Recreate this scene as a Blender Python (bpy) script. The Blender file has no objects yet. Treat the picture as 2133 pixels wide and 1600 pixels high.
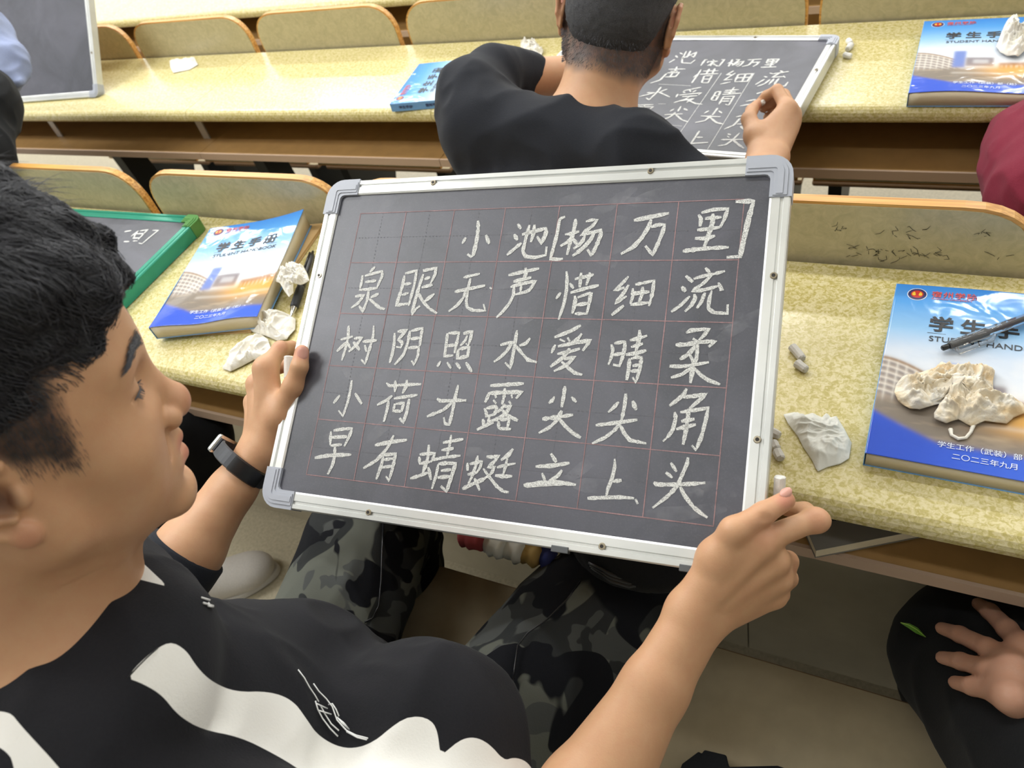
import bpy, bmesh, math, random
import numpy as np
from mathutils import Vector, Matrix

# ---------------------------------------------------------------- camera
CAM = np.array([0.0, 0.0, 1.42])
# rows: world X (along the desk rows), Y (towards the front of the hall), Z up, in camera coordinates
RW = np.array([[0.89133622, -0.14737259, 0.42872026],
               [0.39363714, 0.72069382, -0.57065771],
               [-0.22487674, 0.6774081, 0.70039183]])
FPX = 1600.0
scene = bpy.context.scene
cam_data = bpy.data.cameras.new('camera')
cam_obj = bpy.data.objects.new('camera', cam_data)
scene.collection.objects.link(cam_obj)
cam_data.sensor_width = 36.0
cam_data.lens = FPX / 2133.0 * 36.0
cam_data.clip_start = 0.05
cam_data.dof.use_dof = True
cam_data.dof.focus_distance = 0.78
cam_data.dof.aperture_fstop = 9.5
mw = Matrix.Identity(4)
for i in range(3):
    for j in range(3):
        mw[i][j] = RW[i][j]
    mw[i][3] = CAM[i]
cam_obj.matrix_world = mw
scene.camera = cam_obj

# ---------------------------------------------------------------- world, lights, exposure
scene.view_settings.view_transform = 'Standard'
scene.view_settings.look = 'None'
scene.view_settings.gamma = 1.0
scene.view_settings.exposure = -0.14
scene.view_settings.use_curve_mapping = False
world = bpy.data.worlds.new('world')
scene.world = world
world.use_nodes = True
bg = world.node_tree.nodes['Background']
bg.inputs[0].default_value = (1.0, 0.965, 0.90, 1)
bg.inputs[1].default_value = 0.5

def area_light(name, loc, size, size_y, power, target, col=(0.97, 0.985, 1.0)):
    ld = bpy.data.lights.new(name, 'AREA')
    ld.shape = 'RECTANGLE'; ld.size = size; ld.size_y = size_y
    ld.energy = power; ld.color = col
    o = bpy.data.objects.new(name, ld)
    scene.collection.objects.link(o)
    o.location = loc
    d = Vector(target) - Vector(loc)
    o.rotation_euler = d.to_track_quat('-Z', 'Y').to_euler()
    return o

LIGHT_W = 23.0
for ly, gain in ((-2.4, 0.08), (-0.35, 0.6), (1.7, 1.2), (3.8, 1.5), (5.8, 1.5)):
    for lx, gx_ in ((-5.0, 1.1), (-3.0, 1.5), (-1.1, 0.95), (0.8, 0.5), (2.8, 0.4)):
        if lx > 0: gx_ = 0.22 if ly < 1 else (0.4 if ly < 2 else 0.8)
        area_light('ceiling_light', (lx, ly, 3.36), 1.25, 0.16, LIGHT_W * gain * gx_, (lx, ly, 0))

area_light('ceiling_light', (-2.75, 0.15, 3.36), 1.25, 0.5, 46, (-2.75, 0.15, 0))

# ---------------------------------------------------------------- helpers
col = scene.collection

def at(px, py, d):
    """world point d metres in front of the lens (depth) seen at that place of the 2133x1600 photograph"""
    return CAM + RW @ (np.array([(px - 1066.5) / FPX, -(py - 800.0) / FPX, -1.0]) * d)

def on_z(px, py, z):
    r = RW @ np.array([(px - 1066.5) / FPX, -(py - 800.0) / FPX, -1.0])
    return CAM + r * ((z - CAM[2]) / r[2])

def to_px(P):
    q = (np.asarray(P) - CAM) @ RW
    return np.stack([1066.5 + FPX * q[..., 0] / -q[..., 2], 800.0 - FPX * q[..., 1] / -q[..., 2]], -1)

def srgb(r, g, b):
    def f(c):
        c = c / 255.0
        return c / 12.92 if c <= 0.04045 else ((c + 0.055) / 1.055) ** 2.4
    return (f(r), f(g), f(b))

def empty(name, label, cat, loc=(0, 0, 0), group=None):
    o = bpy.data.objects.new(name, None)
    col.objects.link(o)
    o.location = loc
    o.empty_display_size = 0.02
    o['label'] = label; o['category'] = cat
    if group: o['group'] = group
    return o

def tag(o, label, cat, group=None):
    o['label'] = label; o['category'] = cat
    if group: o['group'] = group
    return o

def link(name, me, mat=None, parent=None, smooth=False):
    o = bpy.data.objects.new(name, me)
    col.objects.link(o)
    if mat is not None and len(me.materials) == 0:
        me.materials.append(mat)
    if smooth:
        me.polygons.foreach_set('use_smooth', np.ones(len(me.polygons), bool))
    if parent is not None:
        o.parent = parent
        o.matrix_parent_inverse = world_mat(parent).inverted()
    return o

def world_mat(o):
    m = Matrix.LocRotScale(o.location, o.rotation_euler, o.scale)
    if o.parent is not None:
        m = world_mat(o.parent) @ o.matrix_parent_inverse @ m
    return m

def np_mesh(name, V, Q, T=None):
    """mesh from vertex array and quads (and optional triangles)"""
    me = bpy.data.meshes.new(name)
    V = np.asarray(V, np.float32)
    nq = len(Q); nt = 0 if T is None else len(T)
    me.vertices.add(len(V)); me.vertices.foreach_set('co', V.ravel())
    nl = nq * 4 + nt * 3
    me.loops.add(nl)
    idx = np.asarray(Q, np.int32).ravel() if nq else np.zeros(0, np.int32)
    if nt: idx = np.concatenate([idx, np.asarray(T, np.int32).ravel()])
    me.loops.foreach_set('vertex_index', idx)
    me.polygons.add(nq + nt)
    st = np.concatenate([np.arange(nq) * 4, nq * 4 + np.arange(nt) * 3]).astype(np.int32)
    me.polygons.foreach_set('loop_start', st)
    try:
        me.polygons.foreach_set('loop_total', np.concatenate([np.full(nq, 4), np.full(nt, 3)]).astype(np.int32))
    except Exception:
        pass
    me.update(calc_edges=True)
    me.validate()
    return me

def py_mesh(name, verts, faces):
    me = bpy.data.meshes.new(name)
    me.from_pydata([tuple(map(float, v)) for v in verts], [], faces)
    me.update()
    return me

def box_bm(bm, lo, hi, bevel=0.0, seg=2, mat=None):
    r = bmesh.ops.create_cube(bm, size=1.0)
    vs = r['verts']
    lo = Vector(lo); hi = Vector(hi)
    for v in vs:
        v.co = Vector(((v.co.x + .5) * (hi.x - lo.x) + lo.x, (v.co.y + .5) * (hi.y - lo.y) + lo.y, (v.co.z + .5) * (hi.z - lo.z) + lo.z))
    if bevel > 0:
        es = list({e for v in vs for e in v.link_edges})
        rr = bmesh.ops.bevel(bm, geom=es, offset=bevel, segments=seg, affect='EDGES', profile=0.5)
        vs = list({v for f in rr['faces'] for v in f.verts} | {v for v in vs if v.is_valid})
    if mat is not None:
        for v in vs: v.co = mat @ v.co
    return vs

def bm_obj(name, bm, mat, parent=None, smooth=False):
    me = bpy.data.meshes.new(name)
    bmesh.ops.recalc_face_normals(bm, faces=bm.faces)
    bm.to_mesh(me); bm.free()
    return link(name, me, mat, parent, smooth)

def box(name, lo, hi, mat, parent=None, bevel=0.0, seg=2, m=None):
    bm = bmesh.new()
    box_bm(bm, lo, hi, bevel, seg, m)
    return bm_obj(name, bm, mat, parent)

def extrude_poly(name, pts, up, mat, parent=None, bevel=0.0, smooth=False):
    """closed polygon of 3D points pushed along the vector up, given real thickness"""
    bm = bmesh.new()
    a = [bm.verts.new(tuple(map(float, p))) for p in pts]
    b = [bm.verts.new(tuple(map(float, np.array(p) + up))) for p in pts]
    n = len(pts)
    bm.faces.new(a[::-1]); bm.faces.new(b)
    for i in range(n):
        bm.faces.new((a[i], a[(i + 1) % n], b[(i + 1) % n], b[i]))
    if bevel > 0:
        bmesh.ops.recalc_face_normals(bm, faces=bm.faces)
        es = [e for e in bm.edges if len(e.link_faces) == 2 and e.calc_face_angle(0) > 0.9]
        bmesh.ops.bevel(bm, geom=es, offset=bevel, segments=2, affect='EDGES', profile=0.5)
    return bm_obj(name, bm, mat, parent, smooth)

def tube(name, pts, radii, mat, parent=None, n=12, cap=True, smooth=True):
    """round tube along points with a radius per point"""
    P = [np.array(p, float) for p in pts]
    if np.isscalar(radii): radii = [radii] * len(P)
    V = []; prev = None
    for i, p in enumerate(P):
        t = P[min(i + 1, len(P) - 1)] - P[max(i - 1, 0)]
        nt = np.linalg.norm(t); t = t / nt if nt > 1e-9 else np.array([0, 0, 1.0])
        if prev is None:
            a = np.cross(t, [0, 0, 1.0]) if abs(t[2]) < .9 else np.cross(t, [1.0, 0, 0])
        else:
            a = prev - t * (prev @ t)
        a /= np.linalg.norm(a); prev = a; b = np.cross(t, a)
        for k in range(n):
            th = 2 * math.pi * k / n
            V.append(p + radii[i] * (math.cos(th) * a + math.sin(th) * b))
    F = []
    for i in range(len(P) - 1):
        for k in range(n):
            k2 = (k + 1) % n
            F.append((i * n + k, i * n + k2, (i + 1) * n + k2, (i + 1) * n + k))
    if cap:
        F.append(tuple(range(n))[::-1]); F.append(tuple(range((len(P) - 1) * n, len(P) * n)))
    return link(name, py_mesh(name, V, F), mat, parent, smooth)

def dup(o, parent=None, loc=None, label=None):
    c = o.copy(); col.objects.link(c)
    if parent is not None: c.parent = parent
    if loc is not None: c.location = loc
    if label: c['label'] = label
    for ch in [x for x in scene.objects if x.parent == o]:
        dup(ch, c)
    return c

# ---------------------------------------------------------------- noise in numpy
def vnoise(P, scale=1.0, seed=0):
    X = np.asarray(P, float) * scale + 37.1 * (seed + 1)
    I = np.floor(X).astype(np.int64); F = X - I
    F = F * F * (3 - 2 * F)
    def h(i, j, k):
        n = (i * 374761393 + j * 668265263 + k * 2147483647 + seed * 974711) & 0x7fffffff
        n = (n ^ (n >> 13)) * 1274126177 & 0x7fffffff
        return ((n ^ (n >> 16)) & 0xffff) / 65535.0
    r = 0
    for a in (0, 1):
        for b in (0, 1):
            for c in (0, 1):
                w = (F[..., 0] if a else 1 - F[..., 0]) * (F[..., 1] if b else 1 - F[..., 1]) * (F[..., 2] if c else 1 - F[..., 2])
                r = r + w * h(I[..., 0] + a, I[..., 1] + b, I[..., 2] + c)
    return r * 2 - 1

def fbm(P, scale, seed=0, oct=3):
    r = 0; a = 1.0
    for i in range(oct):
        r = r + a * vnoise(P, scale * 2 ** i, seed + i); a *= 0.5
    return r

# ---------------------------------------------------------------- signed distance modelling
def cap_d(P, a, b, ra, rb):
    a = np.asarray(a, np.float32); b = np.asarray(b, np.float32)
    ab = b - a; L = float(ab @ ab) + 1e-12
    t = np.clip(((P - a) @ ab) / L, 0, 1)
    q = P - a - t[..., None] * ab
    return np.sqrt((q * q).sum(-1)) - (ra + (rb - ra) * t)

def ell_d(P, c, r, R=None):
    q = P - np.asarray(c, np.float32)
    if R is not None: q = q @ np.asarray(R, np.float32)
    r = np.asarray(r, np.float32)
    k0 = np.sqrt(((q / r) ** 2).sum(-1)); k1 = np.sqrt(((q / (r * r)) ** 2).sum(-1)) + 1e-9
    return k0 * (k0 - 1.0) / k1

def sdf_mesh(name, prims, res):
    """prims: ('c', a, b, ra, rb, k) tapered limbs, ('e', centre, radii, rot, k) ellipsoids; a leading '-' carves"""
    lo = np.full(3, 1e9); hi = -lo
    boxes = []
    for p in prims:
        if p[0][-1] == 'c':
            r = max(p[3], p[4]); A = np.minimum(p[1], p[2]) - r; B = np.maximum(p[1], p[2]) + r; k = p[5]
        else:
            r = max(p[2]); A = np.array(p[1]) - r; B = np.array(p[1]) + r; k = p[4]
        boxes.append((A - k - 3 * res, B + k + 3 * res))
        if p[0][0] != '-':
            lo = np.minimum(lo, A - 3 * res); hi = np.maximum(hi, B + 3 * res)
    n = np.ceil((hi - lo) / res).astype(int) + 1
    F = np.full(n, 0.05, np.float32)
    ax = [lo[i] + np.arange(n[i]) * res for i in range(3)]
    for p, (A, B) in zip(prims, boxes):
        i0 = np.maximum(np.floor((A - lo) / res).astype(int), 0); i1 = np.minimum(np.ceil((B - lo) / res).astype(int) + 1, n)
        if (i1 <= i0).any(): continue
        sl = tuple(slice(i0[i], i1[i]) for i in range(3))
        G = np.stack(np.meshgrid(*[ax[i][sl[i]].astype(np.float32) for i in range(3)], indexing='ij'), -1)
        if p[0][-1] == 'c':
            d = cap_d(G, p[1], p[2], p[3], p[4]); k = p[5]
        else:
            d = ell_d(G, p[1], p[2], p[3]); k = p[4]
        cur = F[sl]
        if p[0][0] == '-':
            d = -d
            h = np.maximum(k - np.abs(cur - d), 0) / k
            F[sl] = np.maximum(cur, d) + h * h * k * 0.25
        else:
            h = np.maximum(k - np.abs(cur - d), 0) / k
            F[sl] = np.minimum(cur, d) - h * h * k * 0.25
    return nets(F, lo, res)

def nets(F, org, h):
    S = F < 0
    nx, ny, nz = F.shape
    cnt = np.zeros((nx - 1, ny - 1, nz - 1), np.uint8)
    for a in (0, 1):
        for b in (0, 1):
            for c in (0, 1):
                cnt += S[a:nx - 1 + a, b:ny - 1 + b, c:nz - 1 + c]
    act = (cnt > 0) & (cnt < 8)
    ids = np.full(act.shape, -1, np.int32)
    I = np.argwhere(act)
    ids[act] = np.arange(len(I))
    acc = np.zeros((len(I), 3)); w = np.zeros(len(I))
    corners = [(a, b, c) for a in (0, 1) for b in (0, 1) for c in (0, 1)]
    for p in corners:
        for axis in range(3):
            if p[axis] == 1: continue
            q = list(p); q[axis] = 1
            f0 = F[I[:, 0] + p[0], I[:, 1] + p[1], I[:, 2] + p[2]]
            f1 = F[I[:, 0] + q[0], I[:, 1] + q[1], I[:, 2] + q[2]]
            m = (f0 < 0) != (f1 < 0)
            t = np.where(m, f0 / np.where(m, f0 - f1, 1), 0)
            pos = np.array(p, float)[None] + np.zeros((len(I), 3))
            pos[:, axis] += t
            acc += pos * m[:, None]; w += m
    V = (I + acc / np.maximum(w, 1)[:, None]) * h + org
    Q = []
    for axis in range(3):
        sl0 = [slice(None)] * 3; sl1 = [slice(None)] * 3
        sl0[axis] = slice(0, -1); sl1[axis] = slice(1, None)
        s0 = S[tuple(sl0)]; s1 = S[tuple(sl1)]
        E = np.argwhere(s0 != s1)
        o1, o2 = [(1, 2), (2, 0), (0, 1)][axis]
        ok = (E[:, o1] > 0) & (E[:, o2] > 0) & (E[:, o1] < F.shape[o1] - 1) & (E[:, o2] < F.shape[o2] - 1)
        E = E[ok]
        def cell(d1, d2):
            C = E.copy(); C[:, o1] -= d1; C[:, o2] -= d2
            return ids[C[:, 0], C[:, 1], C[:, 2]]
        q = np.stack([cell(1, 1), cell(0, 1), cell(0, 0), cell(1, 0)], 1)
        flip = ~s0[E[:, 0], E[:, 1], E[:, 2]]
        q[flip] = q[flip][:, ::-1]
        Q.append(q)
    return V, np.concatenate(Q)

def vert_normals(V, Q):
    n = np.cross(V[Q[:, 2]] - V[Q[:, 0]], V[Q[:, 3]] - V[Q[:, 1]])
    N = np.zeros_like(V)
    for i in range(4): np.add.at(N, Q[:, i], n)
    return N / (np.linalg.norm(N, axis=1)[:, None] + 1e-12)

def relax(V, Q, it=2, f=0.5):
    E = np.concatenate([Q[:, [0, 1]], Q[:, [1, 2]], Q[:, [2, 3]], Q[:, [3, 0]]])
    for _ in range(it):
        S = np.zeros_like(V); c = np.zeros(len(V))
        np.add.at(S, E[:, 0], V[E[:, 1]]); np.add.at(c, E[:, 0], 1)
        np.add.at(S, E[:, 1], V[E[:, 0]]); np.add.at(c, E[:, 1], 1)
        V = V * (1 - f) + f * S / c[:, None]
    return V

def set_col(me, rgb, name='paint'):
    a = me.color_attributes.new(name, 'FLOAT_COLOR', 'POINT')
    d = np.ones((len(me.vertices), 4), np.float32); d[:, :3] = rgb
    a.data.foreach_set('color', d.ravel())

def set_float(me, v, name):
    a = me.attributes.new(name, 'FLOAT', 'POINT')
    a.data.foreach_set('value', np.asarray(v, np.float32))

def poly_sd(P, poly):
    """signed distance of 2D points to a polygon, negative inside"""
    poly = np.asarray(poly, float); n = len(poly)
    d = np.full(len(P), 1e18); ins = np.zeros(len(P), bool)
    for i in range(n):
        a = poly[i]; b = poly[(i + 1) % n]; e = b - a; w = P - a
        t = np.clip((w @ e) / (e @ e + 1e-12), 0, 1)
        q = w - t[:, None] * e
        d = np.minimum(d, (q * q).sum(1))
        c = ((a[1] > P[:, 1]) != (b[1] > P[:, 1])) & (P[:, 0] < (b[0] - a[0]) * (P[:, 1] - a[1]) / (b[1] - a[1] + 1e-12) + a[0])
        ins ^= c
    d = np.sqrt(d)
    return np.where(ins, -d, d)

# ---------------------------------------------------------------- materials
class NT:
    def __init__(s, name):
        s.m = bpy.data.materials.new(name); s.m.use_nodes = True
        s.t = s.m.node_tree; s.b = s.t.nodes['Principled BSDF']; s.out = s.t.nodes['Material Output']
    def n(s, typ, **kw):
        x = s.t.nodes.new(typ)
        for k, v in kw.items(): setattr(x, k, v)
        return x
    def l(s, a, b): s.t.links.new(a, b)
    def noise(s, scale, detail=4, rough=0.55, dist=0.0, coord='Object', vec=None):
        x = s.n('ShaderNodeTexNoise'); x.inputs['Scale'].default_value = scale; x.inputs['Detail'].default_value = detail
        x.inputs['Roughness'].default_value = rough; x.inputs['Distortion'].default_value = dist
        if vec is None:
            if not hasattr(s, 'tc'): s.tc = s.n('ShaderNodeTexCoord')
            vec = s.tc.outputs[coord]
        s.l(vec, x.inputs['Vector'])
        return x.outputs['Fac']
    def ramp(s, fac, stops, mode='LINEAR'):
        x = s.n('ShaderNodeValToRGB'); x.color_ramp.interpolation = mode
        e = x.color_ramp.elements
        while len(e) < len(stops): e.new(0.5)
        for el, (p, c) in zip(e, stops):
            el.position = p; el.color = (*c, 1) if len(c) == 3 else c
        s.l(fac, x.inputs[0])
        return x.outputs[0]
    def mix(s, fac, a, b, typ='MIX'):
        x = s.n('ShaderNodeMix', data_type='RGBA', blend_type=typ)
        for v, i in ((fac, 0), (a, 6), (b, 7)):
            if isinstance(v, (int, float)): x.inputs[i].default_value = v
            elif isinstance(v, tuple): x.inputs[i].default_value = (*v, 1)
            else: s.l(v, x.inputs[i])
        return x.outputs[2]
    def bump(s, h, strength=0.3, dist=0.001):
        x = s.n('ShaderNodeBump'); x.inputs['Strength'].default_value = strength; x.inputs['Distance'].default_value = dist
        s.l(h, x.inputs['Height']); s.l(x.outputs[0], s.b.inputs['Normal'])
    def base(s, c):
        if isinstance(c, tuple): s.b.inputs['Base Color'].default_value = (*c, 1)
        else: s.l(c, s.b.inputs['Base Color'])
    def p(s, **kw):
        for k, v in kw.items(): s.b.inputs[k.replace('_', ' ')].default_value = v
        return s

def simple(name, c, rough=0.5, metal=0.0, nscale=0, namp=0.15, bump=0.0, spec=0.5, bscale=None):
    t = NT(name)
    if nscale:
        f = t.noise(nscale)
        d = tuple(x * (1 - namp) for x in c); e = tuple(min(1, x * (1 + namp)) for x in c)
        t.base(t.ramp(f, [(0.3, d), (0.7, e)]))
    else:
        t.base(c)
    if bump: t.bump(t.noise(bscale or (nscale * 3 + 50)), bump)
    t.p(Roughness=rough, Metallic=metal)
    t.b.inputs['Specular IOR Level'].default_value = spec
    return t.m

M = {}
# pale yellow-green marbled laminate
t = NT('marbled_laminate')
f1 = t.noise(190, 5, 0.6, 0.9); f2 = t.noise(9, 3, 0.5, 0.4); f3 = t.noise(420, 3, 0.6, 0.5)
c = t.ramp(f1, [(0.40, srgb(186, 171, 98)), (0.50, srgb(212, 199, 142)), (0.60, srgb(227, 215, 170))])
c = t.mix(t.ramp(f3, [(0.45, (0.0,) * 3), (0.7, (0.35,) * 3)]), c, srgb(196, 179, 110))
c = t.mix(t.ramp(f2, [(0.35, (0.0,) * 3), (0.7, (0.22,) * 3)]), c, srgb(208, 194, 138))
t.base(c); t.p(Roughness=0.24, IOR=1.62)
t.b.inputs['Coat Weight'].default_value = 0.35; t.b.inputs['Coat Roughness'].default_value = 0.12
M['laminate'] = t.m
t = NT('seat_laminate')
f1 = t.noise(60, 5, 0.6, 1.2)
t.base(t.ramp(f1, [(0.35, srgb(178, 169, 134)), (0.65, srgb(196, 185, 150))])); t.p(Roughness=0.3); M['seat'] = t.m
t = NT('plywood_edge')
mp = t.n('ShaderNodeMapping'); tc = t.n('ShaderNodeTexCoord'); t.l(tc.outputs['Object'], mp.inputs[0]); mp.inputs['Scale'].default_value = (3, 160, 160)
f1 = t.noise(1.5, 3, 0.5, 0.3, vec=mp.outputs[0])
t.base(t.ramp(f1, [(0.3, srgb(176, 118, 52)), (0.55, srgb(214, 160, 84)), (0.75, srgb(232, 190, 118))])); t.p(Roughness=0.32); M['ply'] = t.m
M['shelf'] = simple('brown_shelf', srgb(172, 134, 84), 0.4, nscale=30, namp=0.08)
M['shelf_edge'] = simple('shelf_edge_strip', srgb(186, 160, 138), 0.5)
M['steel_dark'] = simple('dark_steel', srgb(46, 50, 52), 0.5, 0.3)
M['steel'] = simple('grey_steel', srgb(190, 190, 190), 0.35, 0.6)
M['panel'] = simple('modesty_panel', srgb(176, 166, 144), 0.22, nscale=12, namp=0.06)
t = NT('terrazzo_floor')
t.base(t.ramp(t.noise(140, 4, 0.6), [(0.35, srgb(168, 158, 134)), (0.65, srgb(188, 178, 152))])); t.p(Roughness=0.34); M['floor'] = t.m
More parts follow.
